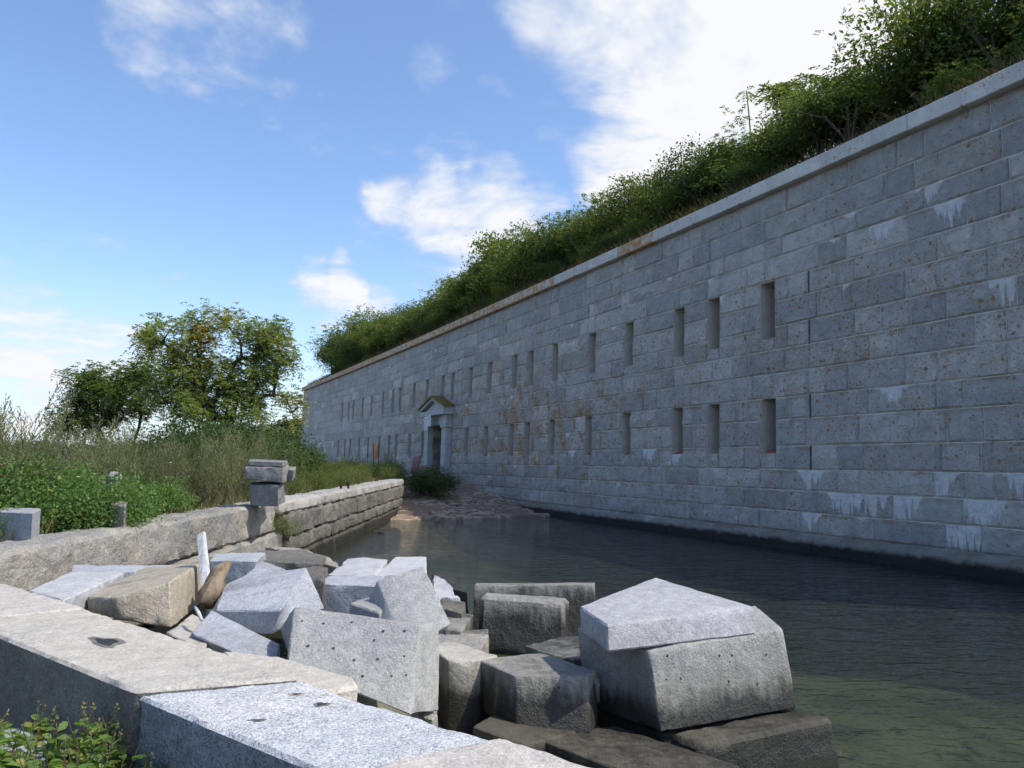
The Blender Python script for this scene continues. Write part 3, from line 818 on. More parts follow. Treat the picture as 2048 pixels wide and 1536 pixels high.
# coping: big smooth slabs that overhang
CZ0, CZ1 = 6.235, 6.56
p = S0
COPEJ = sorted([wall_s(x, -0.16, 6.3) for x in (2023, 1852, 1667, 1521)])
joints = [S0]
while joints[-1] < COPEJ[0] - 2.4: joints.append(joints[-1] + 1.85)
joints[-1] = COPEJ[0]
joints += COPEJ[1:]
while joints[-1] < WLEN - 2.6: joints.append(joints[-1] + Rw.uniform(1.8, 2.3))
joints.append(WLEN + 0.1)
for a, b in zip(joints[:-1], joints[1:]):
    n = 4; a2, b2 = a + 0.004, b - 0.004
    V, F, UV = [], [], []
    ov, dep = -0.19 - Rw.uniform(0, 0.015), 0.75
    prof = [(dep, CZ0), (ov + 0.012, CZ0), (ov, CZ0 + 0.012), (ov, CZ1 - 0.015), (ov + 0.015, CZ1), (dep, CZ1)]
    for k in range(n + 1):
        s = a2 + (b2 - a2) * k / n
        for d, z in prof: V.append(wall_pt(s, z, d)); UV.append((s, z + d * 0.3))
    m = len(prof)
    for k in range(n):
        for j in range(m): F.append((k * m + j, (k + 1) * m + j, (k + 1) * m + (j + 1) % m, k * m + (j + 1) % m))
    F.append(tuple(range(m))[::-1]); F.append(tuple(n * m + j for j in range(m)))
    X, Y = px_of(wall_pt((a + b) / 2, CZ0))
    lich = 1.0 * math.exp(-((X - 900) / 260) ** 2) + 0.75 * math.exp(-((X - 1290) / 55) ** 2) + (0.7 if X < 760 else 0)
    lich = max(0, min(1, lich * Rw.uniform(0.75, 1.15) + 0.03))
    dat = (min(1, max(0, Rw.gauss(0.62, 0.12))), 0.0, lich)
    org = wall_pt((a + b) / 2, CZ0)
    o = bpy.data.objects.new('coping_stone', fill_mesh('coping_stone', [(V, F, UV, [(0.0, 1.0)] * len(V), dat)], 'fort_coping', org))
    link(o, fort, org)
# rounded footing course at the waterline
p = S0
while p < wall_s(842):
    L = Rw.uniform(1.3, 2.1); a2, b2 = p + 0.004, p + L - 0.004
    V, F, UV = [], [], []
    prof = [(0.25, -1.582), (-0.06, -1.586), (-0.15, -1.61), (-0.20, -1.68), (-0.22, -1.80), (-0.24, -2.2), (-0.26, -3.1), (0.25, -3.1)]
    n = 4; m = len(prof)
    for k in range(n + 1):
        s = a2 + (b2 - a2) * k / n
        for d, z in prof:
            V.append(wall_pt(s, z, d + (Rw.uniform(-.012, .012) if d < 0 else 0))); UV.append((s, z))
    for k in range(n):
        for j in range(m): F.append((k * m + j, (k + 1) * m + j, (k + 1) * m + (j + 1) % m, k * m + (j + 1) % m))
    F.append(tuple(range(m))[::-1]); F.append(tuple(n * m + j for j in range(m)))
    X = px_of(wall_pt(p + L / 2, -1.6))[0]
    dr = 0.35 if (1285 < X < 1330 or 1455 < X < 1480) else 0.0
    org = wall_pt(p + L / 2, -3.1)
    o = bpy.data.objects.new('footing_stone', fill_mesh('footing_stone', [(V, F, UV, [(s - a2, -1.60 - z) for s, z in UV], (Rw.uniform(.3, .6), dr, 0.05, 0.45))], 'fort_granite', org))
    link(o, fort, org)
    p += L

# ------------------------------------------------------------------ doorway with a small stone pediment
def dw(u, o, z):
    """u metres along the wall from the door's middle (positive = nearer), o metres out of the face"""
    q = wall_pt(DC, z, -o); 
    return q - wtan * u
wtan = (wall_pt(DC + .5, 0) - wall_pt(DC - .5, 0)).normalized()
def dbox(mb, u0, u1, o0, o1, z0, z1, mi=0):
    # counter-clockwise seen from above with u to the near side
    mb.hexa([dw(u0, o0, z0), dw(u0, o1, z0), dw(u1, o1, z0), dw(u1, o0, z0), dw(u0, o0, z1), dw(u0, o1, z1), dw(u1, o1, z1), dw(u1, o0, z1)][::1], mi)
HW, OP = 1.55, 0.98
door = MB()                                            # walls of the passage
door.face([dw(-OP, .02, -1.6), dw(-OP, -1.4, -1.6), dw(-OP, -1.4, 1.65), dw(-OP, .02, 1.65)])
door.face([dw(OP, .02, -1.6), dw(OP, .02, 1.65), dw(OP, -1.4, 1.65), dw(OP, -1.4, -1.6)])
door.face([dw(-OP, .02, 1.65), dw(-OP, -1.4, 1.65), dw(OP, -1.4, 1.65), dw(OP, .02, 1.65)])
door.face([dw(-OP, -1.4, -1.6), dw(OP, -1.4, -1.6), dw(OP, -1.4, 1.65), dw(-OP, -1.4, 1.65)], 1)
door.face([dw(-OP, .1, -1.08), dw(OP, .1, -1.08), dw(OP, -1.4, -1.08), dw(-OP, -1.4, -1.08)])
dobj = door.build('doorway', ['passage_stone', 'jamb_stone'], fort)
for sgn in (-1, 1):
    for k, (z0, z1) in enumerate(((-1.5, -0.25), (-0.243, 0.72), (0.727, 1.50))):
        mb = MB(); lo, hi = sorted((sgn * OP, sgn * HW)); dbox(mb, lo, hi, -0.5, 0.30, z0, z1); mb.build('pilaster_block', 'portal_stone', dobj)
    mb = MB(); lo, hi = sorted((sgn * (OP - 0.0), sgn * (HW + 0.08))); dbox(mb, lo, hi, -0.4, 0.38, 1.506, 1.70); mb.build('pilaster_cap', 'portal_stone', dobj)
    mb = MB(); lo, hi = sorted((sgn * (OP + .06), sgn * HW)); dbox(mb, lo, hi, -0.4, 0.30, 1.706, 2.12); mb.build('frieze_block', 'portal_stone', dobj)
mb = MB(); dbox(mb, -OP - .055, OP + .055, -0.4, 0.20, 1.655, 2.12); mb.build('lintel', 'portal_stone', dobj)
mb = MB(); dbox(mb, -HW - .22, HW + .22, -0.3, 0.52, 2.126, 2.36); mb.build('cornice', 'portal_stone', dobj)
mb = MB()
for o0, o1, sc_ in ((-0.2, 0.30, 1.0),):
    A, B, C_ = (-HW, 2.363), (HW, 2.363), (0, 2.86)
    for oo in (o1,): mb.face([dw(B[0], oo, B[1]), dw(A[0], oo, A[1]), dw(C_[0], oo, C_[1])])
mb.build('tympanum', 'portal_stone', dobj)
for sgn in (-1, 1):
    mb = MB()
    w0, w1 = HW + .22, 0.0
    for o0, o1, z0, z1, mi in ((-0.2, 0.52, 0.0, 0.13, 0), (-0.2, 0.60, 0.134, 0.24, 1)):
        e = 0.0 if mi == 0 else 0.10
        P = [dw(sgn * (w0 + e), o0, 2.365 + z0 - e * .25), dw(sgn * (w0 + e), o1, 2.365 + z0 - e * .25), dw(0, o1, 2.88 + z0), dw(0, o0, 2.88 + z0),
             dw(sgn * (w0 + e), o0, 2.365 + z1 - e * .25), dw(sgn * (w0 + e), o1, 2.365 + z1 - e * .25), dw(0, o1, 2.88 + z1), dw(0, o0, 2.88 + z1)]
        mb.hexa(P, mi)
    mb.build('raking_cornice', ['portal_stone', 'moss'], dobj)
# two printed notices hung under the pediment
for nm, u0, u1, z0, z1, oo, lab in (('notice_sheet', -0.80, -0.27, 1.42, 2.10, 0.57, 'long white printed notice hung in front of the doorway lintel, left of the pair'),
                                   ('notice_sheet', -0.20, 0.13, 1.60, 2.13, 0.57, 'shorter white printed notice under the doorway pediment, right of the pair')):
    r = empty(nm, dw((u0 + u1) / 2, oo, z0), lab, 'notice')
    mb = MB(); dbox(mb, u0, u1, oo, oo + 0.012, z0, z1); mb.build('sheet', 'paper', r)
    mb = MB(); z = z1 - 0.06
    while z > z0 + 0.06:
        h = R.choice((0.025, 0.025, 0.05)); dbox(mb, u0 + 0.05, u1 - R.uniform(0.05, 0.12), oo + 0.0125, oo + 0.0145, z - h, z); z -= h + R.uniform(0.03, 0.06)
    mb.build('print_lines', 'print_ink', r)
# red panel leaning on the wall
q0 = atd(827, 920, 33.0); q0.z = -0.62
mb = MB(); t_ = wtan
bs = [q0 + t_ * 0.45 + Vector((0, 0, -0.28)), q0 - t_ * 0.42 + Vector((0, 0, -0.25))]
n_out = Vector((-wtan.y, wtan.x, 0)); n_out = n_out if n_out.x < 0 else -n_out
tp = [p + Vector((0, 0, 1.0)) - n_out * 0.25 + t_ * 0.12 for p in bs]
mb.hexa([bs[0], bs[0] + n_out * .04, bs[1] + n_out * .04, bs[1], tp[0], tp[0] + n_out * .04, tp[1] + n_out * .04, tp[1]])
meta(mb.build('red_panel', 'red_paint'), 'dark red flat panel leaning on the fort wall left of the doorway', 'panel')
# rusty frame with a strip of plywood
fr = empty('sign_frame', atd(751, 955, 34), 'rusty two-post sign frame with a weathered plywood strip', 'sign frame')
for x in (747, 757):
    mb = MB(); mb.tube([atd(x, 958, 34), atd(x - .5, 886, 34)], 0.022, 6); mb.build('post', 'rust', fr)
mb = MB(); a, b = atd(748.5, 918, 33.97), atd(755.8, 887, 33.97)
mb.hexa([(a.x, a.y, a.z), (b.x, a.y, a.z), (b.x, a.y + .02, a.z), (a.x, a.y + .02, a.z), (a.x, a.y, b.z), (b.x, a.y, b.z), (b.x, a.y + .02, b.z), (a.x, a.y + .02, b.z)])
mb.build('board', 'plywood', fr)

# ------------------------------------------------------------------ sea wall on the left
seaw = empty('sea_wall', (SW_X - .3, 17, -2.0), 'old granite sea wall with rough stone courses along the left of the basin', 'wall')
seaw['kind'] = 'thing'
Rs = random.Random(5)
def swall_course(y0, y1, z1, z0, x, thick, lens, mat, nm, rough, cell, wob=0.02, dep=0.5):
    p = y0
    while p < y1 - 0.15:
        L = min(Rs.uniform(*lens), y1 - p)
        if y1 - p - L < 0.3: L = y1 - p
        xx = x + Rs.uniform(-wob, wob); g = 0.008; tz = Rs.uniform(-0.006, 0.006) if nm == 'capstone' else 0
        T = [Vector((xx - thick, p + g, z1 + tz)), Vector((xx, p + g, z1 + tz)), Vector((xx, p + L - g, z1 + tz)), Vector((xx - thick, p + L - g, z1 + tz))]
        B = [Vector((xx - thick, p + g, z0 + g)), Vector((xx + Rs.uniform(0, .03), p + g, z0 + g)), Vector((xx + Rs.uniform(0, .03), p + L - g, z0 + g)), Vector((xx - thick, p + L - g, z0 + g))]
        far = p > 20
        stone(nm, T, B, mat, seaw, bevel=0.02 if not rough else 0.045, cell=cell * (1.6 if far else 1), amp=0.008, big=rough, bigf=4.0, seed=p + z0)
        p += L
swall_course(5.2, 13.6, -0.75, -1.27, SW_X, 0.62, (1.7, 2.4), 'granite_split', 'capstone', 0.045, 0.10)
swall_course(6.6, 13.9, -1.275, -1.85, SW_X + 0.05, 0.5, (1.0, 1.6), 'granite_split', 'face_stone', 0.03, 0.14)
swall_course(13.6, 29.0, -0.75, -0.985, SW_X + 0.09, 0.62, (1.1, 1.9), 'granite_cap', 'capstone', 0.035, 0.10)
swall_course(13.95, 29.2, -0.99, -1.40, SW_X + 0.12, 0.45, (0.8, 1.35), 'granite_rough', 'face_stone', 0.06, 0.10)
swall_course(13.95, 28.2, -1.405, -1.70, SW_X + 0.14, 0.45, (1.2, 2.0), 'granite_rough', 'face_stone', 0.05, 0.10)
swall_course(13.95, 27.4, -1.705, -2.5, SW_X + 0.20, 0.5, (1.3, 2.0), 'granite_wet', 'face_stone', 0.03, 0.2)
mb = MB(); mb.hexa([(SW_X - .7, 5.6, -3), (SW_X - .25, 6.2, -3), (SW_X - .25, 29, -3), (SW_X - .7, 29, -3), (SW_X - .7, 5.6, -1.0), (SW_X - .25, 6.2, -1.0), (SW_X - .25, 29, -1.0), (SW_X - .7, 29, -1.0)])
mb.build('wall_core', 'dark_rock', seaw)
for px_, py_, h in ((682, 979, 0.11), (696.5, 978, 0.17)):
    b = atz(px_, py_, WALL_TOP - .01); mb = MB()
    mb.tube([b, b + Vector((0, 0, h * .75)), b + Vector((0, 0, h * .76)), b + Vector((0, 0, h))], [0.03, 0.03, 0.055, 0.055], 8)
    meta(mb.build('iron_pin', 'iron'), 'rusty iron pin on the sea wall top, ' + ('the lower of the two' if h < .15 else 'the taller beside a small plant'), 'iron pin')

# ------------------------------------------------------------------ near wall of dressed capstones
nearw = empty('near_wall', (-1.6, 3.6, -2.2), 'near granite wall of large dressed capstones crossing the lower left corner', 'wall')
nearw['kind'] = 'thing'
ZN = WALL_TOP
def zq(x, y, z=ZN): return atz(x, y, z)
F_AB, F_BC, F_CD = zq(170, 1215), zq(600, 1354), zq(997, 1472)
N_BC = zq(270, 1381)
nd = (zq(640, 1536) - zq(0, 1275)).normalized()
N_AB = N_BC - nd * 1.72
N_CD = N_BC + nd * 1.02
fd = (F_CD - F_AB).normalized()
CAPS = []
def cap(nm, ring, mat, h, seed, lab, **kw):
    o = stone(nm, ring, down(ring, h), mat, nearw, bevel=0.012, cell=0.05, amp=0.0035, big=0.004, bigf=2.5, seed=seed, chip=0.014, side='granite_shade_blue' if mat == 'granite_white' else 'granite_shade_tan', **kw)
    o['label'] = lab; CAPS.append(o)
    return o
g = 0.006
cap('capstone', [F_AB - fd * 2.0, N_AB - nd * 2.1, N_AB - nd * g, F_AB - fd * g], 'granite_pink', 0.6, 1, 'pinkish capstone at the left edge')
cap('capstone', [F_AB + fd * g, N_AB + nd * g, N_BC - nd * g, F_BC - fd * g], 'granite_tan', 0.62, 2, 'long tan capstone with a dark oval socket')
zc_ = Vector((0, 0, -0.012))
cap('capstone', [F_BC + fd * g + zc_, N_BC + nd * g + zc_, N_CD - nd * g + zc_, F_CD - fd * g + zc_], 'granite_white', 0.6, 3, 'white speckled capstone with small sockets')
cap('capstone', [F_CD + fd * g, N_CD + nd * g, N_CD + nd * 1.9, F_CD + fd * 1.7], 'granite_pink', 0.6, 4, 'pinkish capstone at the lower edge')
# sockets worn into the tops: flat discs along the surface, the hollows' shade painted dark
from mathutils.bvhtree import BVHTree
def bvh_of(o):
    w = wloc(o)
    return BVHTree.FromPolygons([v.co + w for v in o.data.vertices], [tuple(p.vertices) for p in o.data.polygons])
def hollow(o, c, n, rx, ry, ax, mat='dark_void', rimmat='granite_shade_tan', nm='socket', k=14, lift=0.0012, wob=0.2):
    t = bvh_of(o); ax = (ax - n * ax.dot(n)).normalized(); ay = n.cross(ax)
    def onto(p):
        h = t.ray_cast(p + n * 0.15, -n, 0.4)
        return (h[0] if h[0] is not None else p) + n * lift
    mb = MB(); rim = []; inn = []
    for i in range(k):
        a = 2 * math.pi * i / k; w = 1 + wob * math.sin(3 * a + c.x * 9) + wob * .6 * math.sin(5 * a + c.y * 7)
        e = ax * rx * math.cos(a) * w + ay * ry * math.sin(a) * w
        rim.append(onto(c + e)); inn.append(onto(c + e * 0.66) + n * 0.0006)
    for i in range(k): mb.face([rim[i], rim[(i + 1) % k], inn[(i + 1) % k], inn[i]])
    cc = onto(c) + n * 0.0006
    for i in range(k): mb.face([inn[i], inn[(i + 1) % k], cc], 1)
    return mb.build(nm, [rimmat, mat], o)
UPV = Vector((0, 0, 1))
hollow(CAPS[1], zq(213, 1283), UPV, .115, .052, fd, 'dark_rock')
hollow(CAPS[2], zq(593, 1382), UPV, .026, .015, Vector((1, 0, 0)), 'rust', 'granite_rusty')
hollow(CAPS[2], zq(643, 1402), UPV, .026, .018, Vector((1, 0, 0)))
hollow(CAPS[2], zq(515, 1433), UPV, .026, .012, Vector((1, 0.1, 0)))
# courses below the caps
mb_pts = [F_AB - fd * 2.0, N_AB - nd * 2.1, N_CD + nd * 1.9, F_CD + fd * 1.7]
low = [Vector((p.x, p.y, ZN - 0.62)) + (fnor.to_3d() * (0.03 if i in (0, 3) else 0.02)) for i, p in enumerate(mb_pts)]
ringA = [low[0], low[1], low[2], low[3]]
for k in range(4):
    a, b = k / 4 + 0.002, (k + 1) / 4 - 0.002
    ring = [low[0].lerp(low[3], a), low[1].lerp(low[2], a), low[1].lerp(low[2], b), low[0].lerp(low[3], b)]
    stone('face_stone', ring, down(ring, 1.1), 'granite_tidal', nearw, bevel=0.03, cell=0.15, amp=0.008, big=0.02, seed=40 + k)
# lower step beyond the tan capstone
zs = -0.93
ring = [zq(440, 1300, zs), zq(560, 1312, zs), zq(708, 1354, zs), zq(716, 1372, zs), zq(600, 1392, zs), zq(480, 1345, zs)]
stone('granite_block', ring, down(ring, 0.9), 'granite_tan', None, 'tan granite step lying against the water side of the near wall', 'granite block', bevel=0.015, cell=0.07, amp=0.004, big=0.006, seed=9)

# ------------------------------------------------------------------ tumbled granite blocks
def Q(*pts):
    """picture column, row and forward distance in metres -> world point"""
    return [atd(x, y, d) for x, y, d in pts]
_bs = [100]
def block(label, mat, top, bot=None, h=0.5, shift=(0, 0), name='granite_block', cat='granite block', drills=(), **kw):
    """top ring of points; bottom ring given or dropped by h"""
    _bs[0] += 1
    T = top
    Bm = bot if bot is not None else down(T, h, shift)
    a = dict(bevel=0.009, cell=0.06, amp=0.003, big=0.005, bigf=3.0, seed=_bs[0]); a.update(kw)
    o = stone(name, T, Bm, mat, None, label, cat, 'tumbled granite blocks', **a)
    return o
def facequad(face, depth_vec):
    """front face ring pushed back by a vector: used for blocks given by the face one sees"""
    return face, [p + Vector(depth_vec) for p in face]
def drill_on(o, ring, uvs, r=0.008):
    """small drill holes, their dark painted as flat discs, in the plane of a four-cornered face"""
    a, b, c, d = ring[:4]
    n = (b - a).cross(d - a).normalized()
    if n.dot(-a) < 0: n = -n
    for u, v in uvs:
        p = a.lerp(b, u).lerp(d.lerp(c, u), v); rr = r * R.uniform(0.7, 1.3)
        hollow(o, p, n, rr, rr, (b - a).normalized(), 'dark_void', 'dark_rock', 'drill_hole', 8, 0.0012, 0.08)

# far left of the heap
block('thin pale slab lying flat between the sea wall and the near wall', 'granite_pale', Q((58, 1181, 5.2), (126, 1201, 4.9), (250, 1144, 6.0), (140, 1143, 6.1)), h=0.16)
block('long low grey stone along the foot of the sea wall behind a tan block', 'granite_blue', Q((140, 1143, 6.5), (330, 1142, 6.7), (352, 1130, 7.2), (145, 1131, 7.1)), h=0.4, big=0.015)
block('buff tan block with a flat sunlit top left of the grey timber', 'granite_buff',
      Q((171, 1194, 5.25), (232, 1196, 5.0), (340, 1162, 5.1), (402, 1126, 6.2), (290, 1134, 6.4)),
      Q((177, 1228, 5.25), (236, 1240, 5.0), (344, 1259, 5.05), (411, 1200, 6.1), (290, 1200, 6.5)), bevel=0.012)
block('light tan block wedged under the buff block and small blue-grey block', 'granite_tan', Q((330, 1262, 4.75), (405, 1300, 4.45), (440, 1250, 4.9), (385, 1226, 5.3)), h=0.45)
# blue-grey block with a hollow in its upper edge
block('blue-grey block with a scooped upper edge and smooth sloping top', 'granite_blue',
      Q((430, 1222, 5.15), (562, 1220, 5.0), (614, 1134, 5.75), (575, 1138, 5.9), (524, 1119, 6.15), (490, 1150, 5.8), (447, 1171, 5.65)),
      Q((440, 1262, 5.2), (545, 1270, 5.05), (650, 1216, 5.35), (600, 1220, 5.7), (560, 1230, 6.0), (500, 1240, 5.8), (452, 1240, 5.6)))
block('small blue-grey wedge-shaped block leaning beside the drilled block', 'granite_blue',
      Q((380, 1266, 4.65), (498, 1318, 4.35), (556, 1318, 4.5), (560, 1288, 4.65), (422, 1219, 5.0)),
      Q((392, 1330, 4.8), (505, 1360, 4.5), (552, 1340, 4.75), (562, 1310, 4.95), (440, 1262, 5.3)))
# big drilled block behind the white capstone
f = Q((588, 1210, 4.55), (842, 1250, 4.4), (822, 1432, 4.05), (574, 1330, 4.15))
b_ = [p + Vector(v) for p, v in zip(f, ((-.17, .30, -.20), (.06, .5, -.08), (.10, .45, -.12), (-.09, .40, -.1)))]
o = block('large grey block with scattered drill holes behind the white capstone', 'granite_grey', f, b_, bigf=2.5)
drill_on(o, f, [(.08, .25), (.25, .22), (.47, .12), (.66, .30), (.72, .16), (.88, .10), (.90, .40), (.70, .52), (.52, .62), (.35, .55), (.60, .78), (.82, .66), (.15, .62), (.93, .6)])
# leaning slab with a bright face
f = Q((754, 1161, 5.4), (848, 1130, 5.55), (904, 1248, 5.05), (851, 1275, 4.8), (788, 1239, 4.95))
b_ = [p + Vector((-.22, .26, -.22)) for p in f]; b_[4] = f[4] + Vector((-.27, .12, -.2)); b_[0] = f[0] + Vector((-.14, .2, -.28))
block('leaning grey slab with a broad sunlit face right of the scooped block', 'granite_grey', f, b_)
block('low grey corner piece at the shaded foot of the leaning slab', 'granite_grey', Q((699, 1206, 5.25), (760, 1226, 5.05), (790, 1190, 5.5), (723, 1198, 5.6)), h=0.5)
# further back
block('flat white-topped block with a clean corner near the water', 'granite_pale', Q((750, 1151, 7.6), (853, 1143, 7.7), (853, 1113, 9.2), (790, 1114, 9.2)), h=0.55)
block('pale rough rock in front of the flat white-topped block', 'granite_pale', Q((655, 1148, 7.6), (752, 1152, 7.5), (776, 1118, 8.8), (694, 1120, 8.8)), h=0.55, big=0.03)
block('dark shaded block with a pale upper edge beneath the pale rocks', 'granite_blue', Q((636, 1166, 6.7), (757, 1172, 6.6), (768, 1150, 7.3), (645, 1152, 7.3)), h=0.75, big=0.015)
block('small rough pale stone just right of the scooped block', 'granite_rough', Q((612, 1160, 6.6), (650, 1160, 6.6), (655, 1135, 7.2), (625, 1127, 7.4), (600, 1140, 7.0)), h=0.6, big=0.03)
block('rough grey block behind the driftwood at the sea wall', 'granite_blue', Q((418, 1120, 7.8), (512, 1122, 7.7), (530, 1106, 8.6), (430, 1108, 8.6)), h=0.7, big=0.02)
block('layered grey rock with ledges at the inner corner of the sea wall', 'granite_rough', Q((512, 1122, 8.4), (640, 1128, 8.2), (655, 1108, 9.3), (600, 1101, 9.8), (515, 1100, 9.8)), h=0.6, big=0.03)
block('flat sloping rock running down into the water by the sea wall', 'granite_split', Q((560, 1100, 10.0), (688, 1138, 8.4), (660, 1116, 9.6), (612, 1099, 10.8), (530, 1093, 11.0)), h=0.6, big=0.02)
block('broken pale shard standing at the water edge', 'granite_blue', Q((862, 1190, 8.2), (918, 1196, 8.3), (895, 1160, 9.2), (868, 1149, 9.6)), h=0.5, big=0.03)
block('small jagged brown shard between the leaning slab and the water', 'granite_rough', Q((880, 1215, 7.4), (925, 1226, 7.3), (930, 1205, 7.9), (884, 1192, 8.4)), h=0.4, big=0.03)
block('small pale wedge of stone beside two upright slabs', 'granite_tidal', Q((890, 1258, 6.6), (922, 1262, 6.6), (948, 1228, 7.6), (894, 1226, 7.6)), h=0.5, big=0.015)
# two slabs standing in the water
block('long upright slab standing in the water, the back one of two', 'granite_tidal',
      Q((948, 1170, 9.0), (1188, 1169, 8.9), (1190, 1165, 9.35), (952, 1166, 9.4)), Q((945, 1290, 8.9), (1192, 1290, 8.8), (1192, 1275, 9.3), (948, 1275, 9.4)))
block('shorter round-topped slab standing in front of the long upright slab', 'granite_tidal',
      Q((962, 1190, 8.05), (1130, 1202, 7.95), (1138, 1196, 8.35), (966, 1183, 8.4)), Q((952, 1310, 7.95), (1130, 1316, 7.85), (1137, 1300, 8.3), (958, 1300, 8.4)), bevel=0.04, big=0.02)
block('low flat stone in the wet gap in front of the upright slabs', 'granite_split', Q((856, 1292, 6.0), (960, 1300, 5.95), (978, 1268, 6.6), (880, 1264, 6.75)), h=0.5)
block('thin weathered stone edge lying between the slabs and rusty block', 'granite_tidal', Q((880, 1266, 6.75), (974, 1272, 6.7), (977, 1256, 7.1), (890, 1258, 7.1)), h=0.4, big=0.02)
o = block('block with a rust-stained pale top standing in dark water', 'granite_rusty',
      Q((853, 1287, 5.75), (897, 1321, 5.45), (926, 1324, 5.45), (956, 1320, 5.5), (996, 1311, 5.65), (908, 1282, 6.2)), h=0.75)
ft = Q((955, 1318, 5.55), (1032, 1351, 5.22), (1174, 1353, 5.2), (1194, 1341, 5.35), (1082, 1305, 5.9))
fb = Q((962, 1420, 5.5), (1032, 1466, 5.12), (1180, 1470, 5.1), (1196, 1452, 5.3), (1090, 1420, 5.9))
o = block('square-cut block with a small knob on its right end, in front of the slab pair', 'granite_tidal', ft, fb)
drill_on(o, [ft[1], ft[2], fb[2], fb[1]], [(.6, .2), (.45, .55)], 0.010)
kn = Q((1180, 1352, 5.28), (1200, 1362, 5.25), (1198, 1350, 5.45), (1184, 1344, 5.5)); stone('knob', kn, down(kn, 0.17), 'granite_tidal', o, bevel=0.03, cell=0.05, amp=0.006, big=0.02, seed=77)
block('wet flat slab behind the square-cut block, half under the kite-shaped slab', 'granite_tidal', Q((1050, 1290, 6.5), (1130, 1318, 6.0), (1250, 1312, 6.2), (1220, 1272, 7.1), (1120, 1272, 7.1)), h=0.5, big=0.015)
# kite-shaped slab on the big corner block
kt = Q((1158, 1212, 5.62), (1213, 1250, 5.02), (1507, 1213, 5.55), (1311, 1154, 6.30))
kb = Q((1161, 1266, 5.60), (1215, 1305, 5.0), (1514, 1269, 5.5), (1311, 1205, 6.3))
o = block('thick kite-shaped pale slab lying on top of the big corner block', 'granite_lilac', kt, kb, bevel=0.012, chip=0.006, big=0.004)
f = Q((1297, 1301, 5.12), (1567, 1257, 5.62), (1593, 1418, 5.62), (1321, 1467, 5.06))
b_ = [p + Vector(v) for p, v in zip(f, ((-.42, .55, .03), (.0, .62, .05), (.02, .62, 0), (-.42, .55, 0)))]
o = block('big rough-faced corner block under the kite-shaped slab', 'granite_grey', f, b_, bevel=0.012, big=0.009)
drill_on(o, f, [(.09, .38), (.19, .40), (.55, .30), (.57, .22), (.52, .53), (.83, .28), (.73, .62), (.16, .80), (.12, .1), (.48, .2)], 0.009)
u_ = [(p * 0.97 + sum(( [f[3], f[2], b_[2], b_[3]] ), Vector()) / 4 * 0.03) for p in (f[3], f[2], b_[2], b_[3])]
block('dark weedy stone wedged under the big corner block', 'granite_wet', [p + Vector((0.02, 0.06, -0.03)) for p in u_], h=0.8, big=0.01)
T = Q((1336, 1468, 5.05), (1400, 1492, 4.85), (1668, 1435, 5.35), (1600, 1412, 5.75))
block('wet brown block at the lower right with its foot in the water', 'granite_wet', T, [Vector((p.x * 1.0, p.y, -2.55)) for p in [T[0], T[1], T[2] + Vector((.08, -.02, 0)), T[3] + Vector((.1, 0, 0))]], bevel=0.03, big=0.015)
T = Q((1052, 1468, 5.0), (1255, 1546, 4.45), (1484, 1532, 4.6), (1230, 1452, 5.3))
block('wet dark slab with puddles at the bottom below the corner block', 'granite_wet', T, h=0.5, big=0.008)
block('sunken dark slab under the square-cut block', 'granite_wet', Q((945, 1452, 4.9), (1050, 1490, 4.75), (1200, 1450, 5.3), (1000, 1418, 5.6)), h=0.5)
block('small pale stone chunk in the gap behind the white capstone', 'granite_split', Q((836, 1412, 4.55), (866, 1420, 4.5), (874, 1402, 4.8), (846, 1398, 4.8)), h=0.2, big=0.015)
block('tiny flat chip of stone behind the white capstone corner', 'granite_split', Q((840, 1430, 4.35), (866, 1438, 4.3), (876, 1428, 4.5), (852, 1420, 4.5)), h=0.15, big=0.01)
block('dark rock awash beside the sea wall', 'dark_rock', [atz(x, y, z) for x, y, z in ((742, 1063, -1.93), (770, 1066, -1.9), (806, 1062, -1.95), (785, 1054, -1.86), (762, 1053, -1.84))], h=0.5, big=0.06, bevel=0.05, name='rock', cat='rock')
block('dark wet rock just breaking the water behind the leaning slab', 'dark_rock', Q((860, 1165, 9.6), (935, 1185, 9.2), (905, 1155, 10.6), (868, 1148, 10.8)), h=0.5, big=0.04, name='rock', cat='rock')

# stones behind the sea wall
block('bottom block of the stone stack on the sea wall', 'granite_stack', Q((500, 970, 12.2), (557, 970, 12.0), (570, 963, 12.6), (500, 962, 12.9)), Q((500, 1012, 12.2), (556, 1014, 12.0), (569, 1004, 12.6), (500, 1004, 12.9)), big=0.015)
block('middle block of the stone stack on the sea wall', 'granite_stack', Q((488, 933, 12.1), (566, 935, 12.0), (578, 930, 12.6), (500, 929, 12.8)), Q((490, 958, 12.1), (566, 967, 12.0), (576, 960, 12.6), (500, 956, 12.8)), big=0.02)
block('thin top slab of the stone stack on the sea wall', 'granite_stack', Q((496, 922, 12.2), (566, 924, 12.1), (575, 921, 12.6), (500, 918, 12.8)), Q((496, 931, 12.2), (566, 934, 12.1), (576, 930, 12.6), (500, 929, 12.8)), big=0.01)
block('small stone jutting right from the stone stack on the sea wall', 'granite_stack', Q((574, 940, 12.5), (588, 940, 12.4), (593, 933, 12.9), (575, 933, 12.9)), Q((572, 963, 12.5), (584, 964, 12.4), (591, 955, 12.9), (575, 955, 12.9)), big=0.01)
block('square grey block half hidden in the rose bushes at the left edge', 'granite_blue', Q((-10, 1022, 7.5), (66, 1026, 7.3), (82, 1017, 7.8), (5, 1014, 8.1)), h=0.34)
